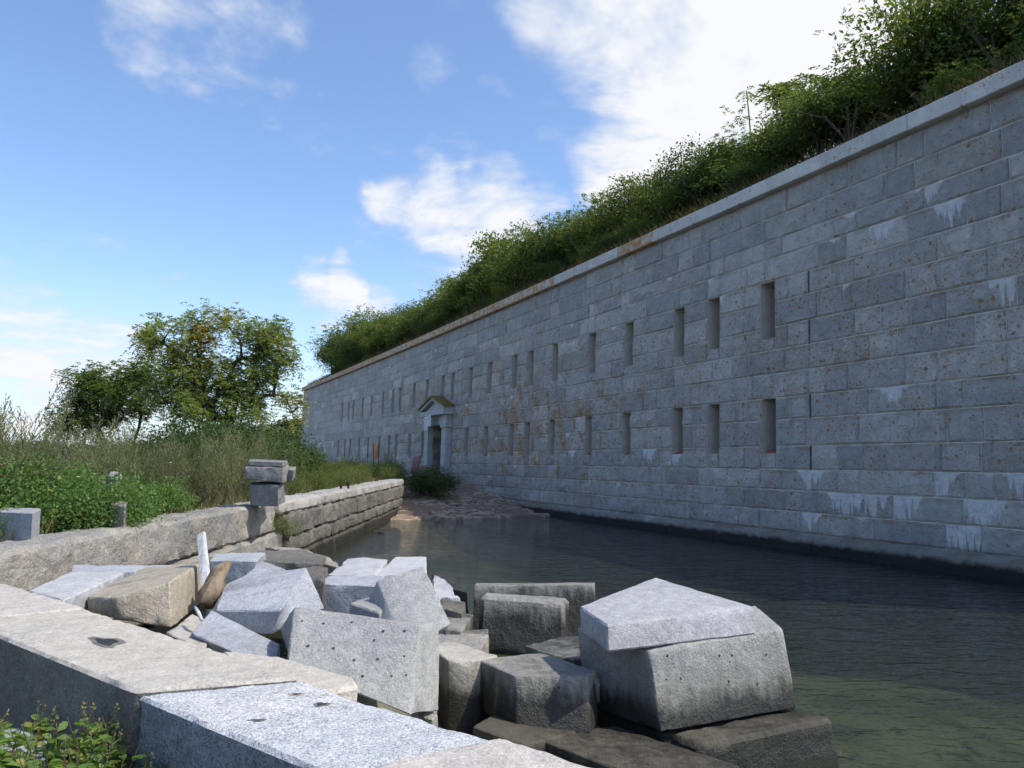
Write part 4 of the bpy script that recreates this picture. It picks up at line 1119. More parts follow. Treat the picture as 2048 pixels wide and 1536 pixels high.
block('pointed pale boulder standing up out of the bushes', 'granite_split', Q((214, 950, 9.6), (232, 955, 9.5), (243, 950, 9.7), (236, 943, 9.9), (222, 941, 9.9)), Q((190, 1060, 9.6), (222, 1064, 9.4), (250, 1060, 9.6), (244, 1050, 10.0), (205, 1050, 10.0)), big=0.03)
block('lower of two small tan stones by the bushes', 'granite_split', Q((222, 1010, 8.6), (250, 1012, 8.5), (256, 1003, 8.8), (226, 1002, 8.9)), h=0.35, big=0.015)
block('small rounded stone resting behind the low tan stone', 'granite_split', Q((212, 996, 9.0), (228, 998, 8.9), (232, 992, 9.2), (214, 990, 9.2)), h=0.45, big=0.01, bevel=0.03)
block('grey rock lying in the weeds in the lower left corner', 'granite_blue', Q((-60, 1490, 2.75), (90, 1530, 2.55), (98, 1480, 2.9), (40, 1456, 3.05), (-50, 1458, 3.0)), h=0.3, big=0.02)

# driftwood
mb = MB(); a, b = atd(404, 1070, 6.05), atd(415, 1200, 5.75)
w = 0.028
mb.hexa([b + Vector((-w, -w, 0)), b + Vector((w, -w, 0)), b + Vector((w, w, 0)), b + Vector((-w, w, 0)), a + Vector((-w, -w, 0)), a + Vector((w * .6, -w, .03)), a + Vector((w * .6, w, .02)), a + Vector((-w, w, .01))])
meta(mb.build('timber_post', 'grey_timber'), 'weathered grey-white timber standing upright among the blocks', 'timber post')
mb = MB(); pts = Q((455, 1128, 5.7), (441, 1142, 5.65), (428, 1166, 5.6), (420, 1190, 5.55), (412, 1212, 5.5))
mb.tube(pts, [0.035, 0.062, 0.075, 0.072, 0.06], 9)
o = mb.build('driftwood_log', 'driftwood', smooth=True); meta(o, 'broken brown driftwood log leaning beside the upright grey timber', 'driftwood')
for v in o.data.vertices: v.co += Vector((mnoise.noise(v.co * 11), mnoise.noise(v.co * 11 + Vector((5, 1, 2))), 0)) * 0.034
mb = MB(); mb.tube(Q((390, 1214, 4.9), (397, 1226, 4.8), (403, 1240, 4.75)), [0.008, 0.012, 0.010], 7)
meta(mb.build('bleached_stick', 'grey_timber', smooth=True), 'short bleached stick at the foot of the driftwood log', 'stick')
mb = MB(); mb.tube([atd(820, 951, 33), atd(856, 950, 33.5)], 0.04, 6)
meta(mb.build('pale_pole', 'grey_timber'), 'thin pale pole lying in front of the doorway', 'pole')

# small broken chips lying in the gaps of the heap
Rc = random.Random(303)
for k in range(22):
    x = Rc.uniform(-3.4, 0.6); y = Rc.uniform(4.3, 7.6)
    z = seabed_z(x, y); w_ = Rc.uniform(.05, .13)
    ring = [Vector((x + w_ * Rc.uniform(.6, 1.1) * math.cos(a), y + w_ * Rc.uniform(.6, 1.1) * math.sin(a), z + w_ * Rc.uniform(.7, 1.1))) for a in (0.3, 1.7, 3.0, 4.4, 5.5)]
    stone('stone_chip', ring, down(ring, w_ * 1.6), Rc.choice(('granite_split', 'granite_grey', 'granite_tidal')), None, 'small broken granite chip in the gaps of the heap', 'stone chip', 'stone chips in the heap', bevel=0.01, cell=0.06, amp=0.004, big=0.012, seed=k + 500)

# ------------------------------------------------------------------ plants: shared builders
def leaf6(c, a, n, L, Wd, fold=0.25):
    """pointed oval leaves of six verts"""
    s = np.cross(a, n); s = unit(s); nn = np.cross(s, a)
    L = L[:, None]; Wd = Wd[:, None]
    b = c - a * L * .5; t = c + a * L * .5 - nn * L * .15
    p1 = c - a * L * .16 + s * Wd * .5 + nn * Wd * fold; p2 = c + a * L * .2 + s * Wd * .40 + nn * Wd * fold * .6
    q1 = c - a * L * .16 - s * Wd * .5 + nn * Wd * fold; q2 = c + a * L * .2 - s * Wd * .40 + nn * Wd * fold * .6
    return np.stack([b, p1, p2, t, q2, q1], axis=1)
def poly_mesh(name, polys, tint, mat):
    N, K = polys.shape[:2]
    me = bpy.data.meshes.new(name)
    me.vertices.add(N * K); me.vertices.foreach_set('co', polys.astype(np.float32).ravel())
    me.loops.add(N * K); me.loops.foreach_set('vertex_index', np.arange(N * K, dtype=np.int32))
    me.polygons.add(N); me.polygons.foreach_set('loop_start', np.arange(0, N * K, K, dtype=np.int32))
    me.materials.append(MATS[mat])
    col = np.ones((N, K, 4), np.float32); col[:, :, 0] = tint[:, 0:1]; col[:, :, 1] = tint[:, 1:2]
    setcolor(me, 'tint', col)
    me.update(calc_edges=True)
    return me
def rtint(n, rs, c=None):
    t = rs.rand(n, 2)
    if c is not None: t[:, 0] = np.clip(t[:, 0] * 0.55 + c * 0.45, 0, 1)
    return t
def compound(base, dirs, length, pairs, lf, rs, wr=0.32, droop=0.5):
    """pinnate leaves: base (M,3), dirs (M,3) -> quads of leaflets"""
    M = len(base); out = []
    side = unit(np.cross(dirs, np.array([0.05, 0.02, 1.0]))); up = np.cross(side, dirs)
    for k in range(pairs):
        t = (k + 1.0) / (pairs + 0.3)
        p = base + dirs * (length * t)[:, None] - np.array([0, 0, 1.0]) * (length * droop * t * t)[:, None]
        for sg in (-1, 1):
            a = unit(dirs * 0.55 + side * sg * 0.8 - np.array([0, 0, 1.0]) * 0.35 * droop + rs.normal(size=(M, 3)) * 0.16)
            l = lf * (1 - 0.45 * abs(t - 0.5)) * rs.uniform(0.8, 1.2, M)
            out.append(leaf_arrays(p + a * l[:, None] * 0.5, a, unit(up + rs.normal(size=(M, 3)) * 0.35), l, l * wr))
    p = base + dirs * length[:, None] - np.array([0, 0, 1.0]) * (length * droop)[:, None]
    l = lf * rs.uniform(0.8, 1.1, M)
    out.append(leaf_arrays(p, dirs, unit(up + rs.normal(size=(M, 3)) * .3), l, l * wr))
    return np.concatenate(out)

def shrub_variant(seed, h, w, leafL, ncl, per, mat, spread=0.105, stems=7, mode='oval', wr=0.5):
    rs = np.random.RandomState(seed)
    c = unit(rs.normal(size=(ncl, 3))) * (rs.rand(ncl, 1) ** 0.45)
    c[:, 2] = np.abs(c[:, 2]) * 1.0 - 0.25 * rs.rand(ncl)
    ang = np.arctan2(c[:, 1], c[:, 0]); lob = 1 + 0.22 * np.sin(3 * ang + seed) + 0.15 * np.sin(5 * ang + 2 * seed)
    c = c * np.array([w / 2, w / 2, h * 0.62]) * lob[:, None] + np.array([0, 0, h * 0.36])
    c[:, 2] = np.maximum(c[:, 2], 0.06 * h)
    st = MB()
    for k in range(stems):
        tgt = c[rs.randint(ncl)]
        b = rs.normal(size=3) * 0.05 * w; b[2] = -0.1
        mid = (b + tgt) / 2 + rs.normal(size=3) * 0.06 * w; mid[2] += 0.08 * h
        st.tube([b, mid, tgt], [0.012 * h + 0.006, 0.008 * h + 0.004, 0.004], 5, cap=False)
    stem = st.mesh('stem', 'twig')
    clump = np.repeat(c, per, axis=0); N = len(clump)
    cv = np.repeat(rs.rand(ncl), per)
    pos = clump + np.clip(rs.normal(size=(N, 3)), -1.7, 1.7) * spread * w * np.array([1, 1, 0.8])
    pos[:, 2] = np.maximum(pos[:, 2], 0.02)
    outw = unit(pos - np.array([0, 0, h * 0.35]))
    a = unit(outw * 0.7 + rs.normal(size=(N, 3)) * 0.75 + np.array([0, 0, 0.15]))
    nrm = unit(rs.normal(size=(N, 3)) * 0.7 + np.array([0, 0, 1.0]) + outw * 0.3)
    L = leafL * rs.uniform(0.6, 1.25, N)
    if mode == 'compound':
        M = N // 7
        q = compound(pos[:M * 7:7], unit(a[:M * 7:7] + np.array([0, 0, .2])), leafL * 3.2 * rs.uniform(.7, 1.2, M), 4, leafL, rs, 0.36)
        fol = poly_mesh('foliage', q, rtint(len(q), rs), mat)
    elif mode == 'six':
        fol = poly_mesh('foliage', leaf6(pos, a, nrm, L, L * wr), rtint(N, rs, cv), mat)
    else:
        fol = poly_mesh('foliage', leaf_arrays(pos, a, nrm, L, L * wr), rtint(N, rs, cv), mat)
    return stem, fol
def place(name, meshes, loc, scale, rz, label, cat, group, tilt=(0, 0)):
    r = empty(name, loc, label, cat, group)
    r.scale = (scale if hasattr(scale, '__len__') else (scale,) * 3)
    r.rotation_euler = (tilt[0], tilt[1], rz)
    for nm, me in meshes:
        o = bpy.data.objects.new(nm, me); COL.objects.link(o); o.parent = r
        if nm == 'seed_head': o['kind'] = 'stuff'
    return r

ROWS = {}
def ranked(name, meshes, loc, scale, rz, phrase, cat, group, cuts):
    r = place(name, meshes, loc, scale, rz, phrase, cat, group)
    row = sum(loc[1] > c for c in cuts)
    ROWS.setdefault((phrase, len(cuts)), {}).setdefault(row, []).append((px_of(Vector(loc))[0], r))
    return r
def nth(n):
    base = ['', 'first', 'second', 'third', 'fourth', 'fifth', 'sixth', 'seventh', 'eighth', 'ninth', 'tenth', 'eleventh', 'twelfth', 'thirteenth', 'fourteenth', 'fifteenth', 'sixteenth', 'seventeenth', 'eighteenth', 'nineteenth', 'twentieth']
    if n <= 20: return base[n]
    t = {2: 'twenty', 3: 'thirty', 4: 'forty', 5: 'fifty', 6: 'sixty', 7: 'seventy', 8: 'eighty', 9: 'ninety'}[n // 10]
    return (t[:-1] + 'ieth') if n % 10 == 0 else t + '-' + base[n % 10]
def write_ranks():
    for (phrase, nc), rows in ROWS.items():
        for row, lst in rows.items():
            lst.sort(key=lambda t: t[0])
            rn = ['front', 'back'][row] if nc == 1 else ['front', 'second', 'third', 'back'][row] if nc == 3 else ['front', 'middle', 'back'][row]
            for i, (_, o) in enumerate(lst): o['label'] = '%s, %s from left in the %s row' % (phrase, nth(i + 1), rn)

# ------------------------------------------------------------------ rampart above the wall
def bank_z(s, d): return 6.46 + 0.5 * min(d, 7.0) + 0.05 * max(0, d - 7) + 0.22 * mnoise.noise(Vector((s * .5, d * .6, 1.3)))
ss = np.arange(S0, WLEN - 0.25, 0.6); dd = np.concatenate([np.arange(0.12, 3, 0.35), np.arange(3, 9, .8), [12, 18, 26]])
mb = MB()
mb.grid([[Vector((wall_pt(s, 6.4, d).x, wall_pt(s, 6.4, d).y, bank_z(s, d) if d > .3 else 6.50)) for s in ss] for d in dd])
me = mb.mesh('rampart_slope', 'bank_soil', smooth=True)
meta(link(bpy.data.objects.new('rampart_slope', me)), kind='structure')

SV = [shrub_variant(40 + k, 2.0, 1.9, 0.092, 36, 150, 'leaf_shrub') for k in range(4)] + \
     [shrub_variant(50 + k, 2.0, 2.0, 0.085, 34, 150, 'leaf_dark') for k in range(2)] + \
     [shrub_variant(56 + k, 1.9, 1.7, 0.09, 32, 120, 'leaf_bright') for k in range(2)] + \
     [shrub_variant(60 + k, 2.1, 1.8, 0.085, 30, 120, 'leaf_sumac', mode='compound', stems=9) for k in range(3)]
Rv = random.Random(33)
THICK = ('leafy green shrub in the dense thicket above the fort wall coping', 'shrub', 'shrubs in the thicket along the fort wall top')
s = S0 + 0.5
# height of the thicket's top along the wall, read at the rampart's distance
SKY = [(600, 690), (640, 655), (700, 628), (800, 600), (880, 562), (930, 530), (1000, 462), (1060, 440), (1100, 422), (1150, 410), (1200, 385), (1290, 335), (1400, 275), (1500, 235), (1560, 205), (1620, 160), (1680, 85), (1740, 45), (1800, 10), (1900, -30), (2048, -90), (2400, -200)]
def sky_z(px):
    y = float(np.interp(px, [a for a, _ in SKY], [b for _, b in SKY]))
    r_ = ray(px, y); yy = float(np.interp(wall_s(min(px, 2300), 3, 8), _S, _Y)) + 1.1
    return yy * r_.z / r_.y
HOLES = sorted(UP, reverse=True)
ORD = ['first', 'second', 'third', 'fourth', 'fifth', 'sixth', 'seventh', 'eighth', 'ninth', 'tenth', 'eleventh', 'twelfth', 'thirteenth', 'fourteenth', 'fifteenth', 'sixteenth', 'seventeenth', 'eighteenth', 'nineteenth', 'twentieth', 'twenty-first', 'twenty-second']
def where(px):
    if px > 1950: return 'above the right edge of the wall'
    if px > 1780: return 'between the right edge and the high clump'
    if px > 1600: return 'right of all the loopholes'
    k = min(range(len(HOLES)), key=lambda i: abs(HOLES[i] - px))
    if px < 672: return 'at the far end of the wall'
    return 'above the %s loophole from the right' % ORD[k]
while s < WLEN - 0.8:
    for d, row in ((1.3, 'low shrub at the coping'), (2.3, 'shrub in the second row'), (3.4, 'shrub in the third row'), (4.7, 'skyline shrub')):
        if d < 1.5 and Rv.random() < 0.45: continue
        if d > 4 and Rv.random() < 0.2: continue
        s2 = s + Rv.uniform(-.5, .5); d2 = d + Rv.uniform(-.3, .35)
        if s2 > WLEN - .6: continue
        p = wall_pt(s2, 6.5, d2); p.z = bank_z(s2, d2) - 0.08
        X = px_of(p)[0]
        k = Rv.choice([0, 1, 2, 3, 0, 1, 2, 3, 4, 5, 4, 5, 6, 7, 8, 9, 10, 8, 9, 10])
        top = sky_z(X)
        if d < 1.5: sc_ = Rv.uniform(.38, .6)
        elif d < 2.5: sc_ = (top - p.z) / 2.2 * Rv.uniform(.55, .8)
        else: sc_ = (top - p.z) / 2.2 * Rv.choice((Rv.uniform(.55, .8), Rv.uniform(.8, 1.0), Rv.uniform(.9, 1.12)))
        sc_ = max(.35, sc_)
        wd = max(sc_ * 1.05, .75)
        place('shrub', (('stem', SV[k][0]), ('foliage', SV[k][1])), p, (wd, wd, sc_), Rv.uniform(0, 6.28), ('dark ' if k in (4, 5) else 'yellowish ' if k in (6, 7) else 'feathery ' if k > 7 else 'green ') + row + ' ' + where(X), 'shrub', 'shrubs in the thicket along the fort wall top')
    s += 1.25 if s < 40 else 1.6

# slender sumacs that stand out against the sky
def sumac_variant(seed, h, n=9, leaf=0.5):
    rs = np.random.RandomState(seed); st = MB(); bases, dirs = [], []
    for k in range(n):
        an = rs.uniform(0, 6.28); rr = rs.uniform(.12, .42) * h * 0.5; z = h * rs.uniform(.62, 1.0)
        tip = np.array([rr * math.cos(an), rr * math.sin(an), z])
        mid = tip * np.array([.35, .35, .55]) + rs.normal(size=3) * .05
        st.tube([(0, 0, -.1), mid, tip], [0.034, 0.024, 0.014], 5, cap=False)
        for j in range(11):
            b = rs.uniform(0, 6.28); bases.append(tip - np.array([0, 0, rs.uniform(0, .12)])); dirs.append([math.cos(b), math.sin(b), rs.uniform(.1, .75)])
    bases = np.array(bases); dirs = unit(np.array(dirs))
    q = compound(bases, dirs, leaf * rs.uniform(.6, 1.1, len(bases)), 6, 0.15, rs, 0.3, 0.45)
    return st.mesh('stem', 'twig'), poly_mesh('foliage', q, rtint(len(q), rs), 'leaf_sumac')
SU = [sumac_variant(70 + k, 2.2) for k in range(3)]
for px_, d, sc_, lab in ((945, 1.8, 1.0, 'slender sumac leaning out over the wall left of the tallest clump'), (985, 2.4, 1.2, 'tall open sumac against the cloud above the middle of the wall'),
                       (1085, 2.8, 1.1, 'bushy sumac on the skyline right of the open tall one'), (885, 2.2, .9, 'small sumac on the skyline above the doorway'),
                       (1225, 3.0, 1.0, 'feathery sumac in front of the lower end of the big cloud'), (1345, 3.2, 1.0, 'sumac at the skyline step beside the bright cloud'),
                       (690, 2.5, 1.3, 'sumac crown rising near the far end of the thicket'), (1700, 3.6, 1.35, 'tall sumac at the top of the high clump on the right')):
    s_ = wall_s(px_, d, 7); p = wall_pt(s_, 6.5, d); p.z = bank_z(s_, d) - .05
    v = SU[Rv.randrange(3)]
    place('sumac', (('stem', v[0]), ('foliage', v[1])), p, sc_, Rv.uniform(0, 6), lab, 'sumac', 'sumacs on the rampart')
# thin sapling with a few leaf tufts that sticks up into the white cloud
s_ = wall_s(1590, 2.6, 8); p = wall_pt(s_, 6.5, 2.6); p.z = bank_z(s_, 2.6)
r = empty('sapling', p, 'lone thin sapling with two leaf tufts rising into the white cloud', 'sapling')
mb = MB(); tip = Vector((-.05, .0, 3.1)) + p; mb.tube([p, p + Vector((.05, 0, 1.5)), p + Vector((0, 0, 2.5)), tip], [.03, .024, .02, .014], 5)
mb.tube([p + Vector((.02, 0, 2.2)), p + Vector((-.2, 0, 2.3))], [.012, .01], 4); mb.build('stem', 'twig', r)
rs = np.random.RandomState(4); bs_ = np.array([[*(tip - p)]] * 7 + [[-.2, 0, 2.3]] * 5 + [[-.02, 0, 2.9]] * 3); di = unit(rs.normal(size=(15, 3)) * np.array([1, 1, .3]))
q = compound(bs_, di, .34 * rs.uniform(.6, 1, 15), 5, .11, rs, .34)
o = bpy.data.objects.new('foliage', poly_mesh('foliage', q, rtint(len(q), rs), 'leaf_sumac')); COL.objects.link(o); o.parent = r
# bare twigs on the skyline
for px_, d in ((1480, 3.2), (1490, 3.0), (1565, 2.8), (970, 2.6), (905, 2.2)):
    s_ = wall_s(px_, d, 8); p = wall_pt(s_, 6.5, d); p.z = bank_z(s_, d) + .3; mb = MB()
    for k in range(5):
        an = Rv.uniform(0, 6.28); l = Rv.uniform(.9, 1.6)
        q1 = p + Vector((math.cos(an) * .15, math.sin(an) * .15, l * .6)); q2 = p + Vector((math.cos(an) * .4, math.sin(an) * .4, l))
        mb.tube([p, q1, q2], [.012, .008, .004], 4); mb.tube([q1, q1 + Vector((Rv.uniform(-.25, .25), Rv.uniform(-.2, .2), .35))], [.006, .003], 4)
    meta(mb.build('dead_shrub', 'dead_wood'), 'bare leafless twigs poking above the thicket ' + {1480: 'right of the bright cloud step', 1490: 'beside a second bare bunch', 1565: 'just left of the lone sapling', 970: 'by the tall open sumac', 905: 'near the doorway end'}[px_], 'dead shrub', 'bare twigs on the rampart')
# fallen pale branch at the right
s_ = wall_s(1965, 1.0, 7); p = wall_pt(s_, 6.5, .8); p.z = bank_z(s_, .8) + .1; mb = MB()
mb.tube([p, p + Vector((.25, -.1, .35)), p + Vector((.5, -.3, .75))], [.018, .015, .007], 5); mb.tube([p + Vector((.1, .05, 0)), p + Vector((.4, -.2, .2))], [.012, .006], 5)
meta(mb.build('fallen_branch', 'dead_wood'), 'pale forked dead branch lying above the coping at the far right', 'branch')

def blades(name, pts, hmin, hmax, width, mat, seed, lean=0.35):
    rs = np.random.RandomState(seed); N = len(pts)
    h = rs.uniform(hmin, hmax, N); an = rs.uniform(0, 6.28, N)
    sd = np.stack([np.cos(an), np.sin(an), np.zeros(N)], 1) * (width * rs.uniform(.6, 1.3, N))[:, None]
    ln = rs.normal(size=(N, 3)) * lean; ln[:, 2] = 0
    mid = pts + (ln * .35 + np.array([0, 0, .6])) * h[:, None]; tip = pts + (ln + np.array([0, 0, .95])) * h[:, None]
    q = np.stack([pts - sd, pts + sd, mid + sd * .8, tip, mid - sd * .8], 1)
    me = poly_mesh(name, q, rtint(N, rs), mat)
    return meta(link(bpy.data.objects.new(name, me)), kind='stuff')
# rough grass along the coping
N = 16000; rs = np.random.RandomState(8)
sv = S0 + (WLEN - .4 - S0) * rs.rand(N) ** 1.35; dv = 0.08 + rs.rand(N) ** 1.6 * 1.5
pts = np.array([[*wall_pt(a, 6.5, b)] for a, b in zip(sv, dv)]); pts[:, 2] = [bank_z(a, b) - .04 if b > .3 else 6.5 for a, b in zip(sv, dv)]
blades('rampart_grass', pts, .15, .5, .008, 'grass_shade', 9, .45)['label'] = 'dry shaded grass fringe growing along the wall coping'

# ------------------------------------------------------------------ trees on the point
def lobed_tree(name, base, lobes, D, ncl, seed, mat, label, gold=None, leafn=34, leaf=0.34, lf=0.13, stems=4, r0=0.011):
    rs = np.random.RandomState(seed)
    base = Vector(base)
    C = []
    ar = np.array([l[2] * l[3] for l in lobes], float); ar /= ar.sum()
    while len(C) < ncl:
        l = lobes[rs.choice(len(lobes), p=ar)]
        v = rs.normal(size=3); v /= np.linalg.norm(v); v *= rs.rand() ** 0.4
        p = atd(l[0] + v[0] * l[2], l[1] + v[1] * l[3], D) + Vector((0, v[2] * l[2] * D / FPX * 0.8, 0))
        C.append(p - base)
    nodes = []; par = []; 
    def add(p, pr): nodes.append(p); par.append(pr); return len(nodes) - 1
    root = add(Vector((0, 0, -.15)), -1)
    H = max(c.z for c in C); cx = sum((c.x for c in C)) / len(C)
    for k in range(stems):
        an = 6.28 * k / stems + rs.uniform(-.4, .4); sp = rs.uniform(.10, .24) * H
        prev = root
        for t in (0.12, 0.24, 0.36, 0.48):
            prev = add(Vector((cx * t * .8 + math.cos(an) * sp * (t / .48) ** 1.1 + rs.normal() * .03, math.sin(an) * sp * (t / .48), H * t)), prev)
    C.sort(key=lambda c: (c - Vector((cx * .4, 0, H * .4))).length)
    tips = []
    for c in C:
        best = min(range(1, len(nodes)), key=lambda j: (nodes[j] - c).length + (0.5 * max(0, nodes[j].z - c.z + .1)))
        b = nodes[best]; L = (c - b).length
        m1 = b.lerp(c, .4) + Vector((rs.normal() * .05 * L, rs.normal() * .05 * L, .10 * L)); m2 = b.lerp(c, .75) + Vector((rs.normal() * .04 * L, rs.normal() * .04 * L, .08 * L))
        i1 = add(m1, best); i2 = add(m2, i1); i3 = add(c, i2); tips.append((c, (c - m2).normalized()))
    cnt = [0] * len(nodes)
    for i in range(len(nodes) - 1, -1, -1):
        cnt[i] += 1 if not any(False for _ in ()) else 0
        if par[i] >= 0: cnt[par[i]] += cnt[i]
    st = MB()
    for i in range(1, len(nodes)):
        j = par[i]; rj = r0 * (cnt[j] if j else cnt[i]) ** .42; ri = r0 * cnt[i] ** .42
        st.tube([nodes[j], nodes[i]], [rj, ri], 5 if cnt[i] < 20 else 7, cap=False)
    t = np.array([[*a] for a, _ in tips]); dv = np.array([[*b] for _, b in tips])
    M = len(t) * leafn
    pos = np.repeat(t, leafn, 0) + rs.normal(size=(M, 3)) * 0.17
    dr = unit(np.repeat(dv, leafn, 0) * .5 + rs.normal(size=(M, 3)) * .7 + np.array([0, 0, .1]))
    q = compound(pos, dr, leaf * rs.uniform(.6, 1.15, M), 4, lf, rs, 0.30, 0.55)
    tn = rtint(len(q), rs); tn[:, 1] = 0.1
    if gold:
        ctr = q.mean(1) + np.array([*base])
        g = np.zeros(len(q))
        for gx_, gy_, gr, pw in gold:
            gp = atd(gx_, gy_, D); g = np.maximum(g, pw * np.exp(-(((ctr[:, 0] - gp.x) / (gr * D / FPX)) ** 2 + ((ctr[:, 2] - gp.z) / (gr * D / FPX)) ** 2)))
        tn[:, 1] = np.where(rs.rand(len(q)) < g, 0.9, 0.1)
    r = empty(name, base, label, 'tree')
    o = bpy.data.objects.new('trunk', st.mesh('trunk', 'bark', smooth=True)); COL.objects.link(o); o.parent = r
    o = bpy.data.objects.new('crown', poly_mesh('crown', q, tn, mat)); COL.objects.link(o); o.parent = r
    return r
lobed_tree('tree', (atd(425, 900, 25).x, 25, -.82),
           [(345, 695, 75, 55), (300, 680, 40, 40), (420, 660, 75, 42), (465, 630, 40, 22), (520, 668, 55, 45), (560, 700, 34, 42), (400, 765, 85, 62), (490, 765, 75, 62), (555, 775, 36, 45), (585, 820, 20, 34), (430, 820, 110, 40), (340, 770, 50, 40)],
           25, 165, 3, 'leaf_tree_gold', 'large spreading green tree with golden patches in its crown', gold=[(420, 685, 40, .6), (455, 635, 26, .4), (290, 695, 26, .35), (370, 660, 50, .12), (575, 690, 30, .15), (595, 815, 36, .3)])
lobed_tree('tree', (atd(240, 900, 27).x, 27, -.82), [(215, 755, 52, 34), (165, 775, 40, 34), (235, 800, 55, 45), (135, 830, 26, 26), (185, 835, 50, 34), (272, 745, 34, 30), (285, 800, 34, 34), (120, 850, 18, 14)],
           27, 90, 5, 'leaf_tree', 'smaller green tree standing left of the gold-tinged tree', stems=3)

# dark bushes under the trees
BV = [shrub_variant(80 + k, 1.9, 2.2, 0.085, 44, 110, 'leaf_dark') for k in range(3)]
GV = [shrub_variant(90 + k, 1.6, 2.0, 0.085, 40, 110, 'leaf_shrub') for k in range(2)]
Rb = random.Random(61)
UB = ('dark green bush beneath the trees', 'bush', 'bushes beneath the trees')
for px_, D, sc_ in ((330, 23, .95), (365, 21, 1.0), (400, 22, 1.12), (440, 20, 1.05), (475, 21, 1.1), (510, 22, 1.1), (545, 24, 1.05), (575, 26, .95), (420, 24, 1.2), (490, 25, 1.15), (300, 25, .9), (560, 30, 1.0), (530, 19, .8), (385, 18.5, .85), (345, 19, .8), (250, 24, .8), (600, 34, .8), (620, 40, .8)):
    x = atd(px_, 900, D).x; v = Rb.choice(BV + GV[:1])
    ranked('bush', (('stem', v[0]), ('foliage', v[1])), (x, D, ground_z(x, D) - .06), (sc_ * 1.1, sc_ * 1.1, sc_), Rb.uniform(0, 6), *UB, (21.5, 24.5))
# dark bush at the foot of the doorway
p = atd(862, 985, 30.5); v = shrub_variant(88, 1.9, 2.2, 0.085, 70, 170, 'leaf_dark', spread=.1)
place('bush', (('stem', v[0]), ('foliage', v[1])), (p.x, 30.5, strand_z(p.x, 30.5) - .05), (1.05, .85, .62), 1.0, 'low dark green bush on the strand in front of the doorway', 'bush', None)

# rose bushes behind the left sea wall
RV = [shrub_variant(100 + k, 0.8, 1.35, 0.055, 46, 85, 'leaf_rose', spread=.12, stems=8, mode='six', wr=.6) for k in range(4)]
RB = ('bright green rose bush behind the sea wall', 'rose bush', 'rose bushes behind the sea wall')
Rr = random.Random(71)
spots = []
for k in range(900):
    y = Rr.uniform(6.0, 12.2); x = Rr.uniform(-10.5, -4.95 if y < 10 else -5.0)
    X, Y = px_of(Vector((x, y, -.6)))
    if X < -60 or X > 330 - max(0, (9 - y)) * 20 or X > 390: continue
    if any(abs(X - bx) < 30 and by - .45 < y < by + .45 for bx, by in ((50, 7.6), (228, 9.6), (238, 8.7))): continue
    if all((x - a) ** 2 + (y - b) ** 2 > .62 ** 2 for a, b in spots): spots.append((x, y))
for x, y in spots:
    v = Rr.choice(RV); sc_ = Rr.uniform(.75, 1.05) * (0.62 if x > -5.45 else 1.0)
    ranked('rose_bush', (('stem', v[0]), ('foliage', v[1])), (x, y, ground_z(x, y) - .04), sc_, Rr.uniform(0, 6), *RB, (7.6, 9.5))
for px_, D, sc_, lab in ((226, 9.1, .62, 'small rose bush between the pointed boulder and the tan stones'), (190, 8.6, .7, 'rose bush just left of the two small tan stones'), (268, 8.9, .6, 'rose bush just right of the two small tan stones'), (205, 9.35, .75, 'rose bush at the left foot of the pointed boulder'), (40, 7.15, .42, 'low rose sprig in front of the square grey block')):
    x = atd(px_, 1000, D).x; v = Rr.choice(RV)
    place('rose_bush', (('stem', v[0]), ('foliage', v[1])), (x, D, ground_z(x, D) - .04), sc_, Rr.uniform(0, 6), lab, 'rose bush', None)
# small white rose blossoms
for k in range(22):
    x, y = spots[Rr.randrange(len(spots))]; z = ground_z(x, y) + Rr.uniform(.5, .72); mb = MB(); c = Vector((x + Rr.uniform(-.4, .4), y - .3 + Rr.uniform(-.2, .2), z))
    for j in range(5):
        t = 6.28 * j / 5; e = Vector((math.cos(t), math.sin(t) * .6, .35)); e2 = Vector((math.cos(t + .5), math.sin(t + .5) * .6, .35)); e3 = Vector((math.cos(t - .5), math.sin(t - .5) * .6, .35))
        mb.face([c, c + e3 * .018, c + e * .03, c + e2 * .018])
    o = mb.build('blossom', 'petal'); setcolor(o.data, 'tint', [[.5, .5, 0, 1]] * len(o.data.vertices))
    meta(o, 'tiny white blossom among the rose leaves', 'blossom', 'white rose blossoms')

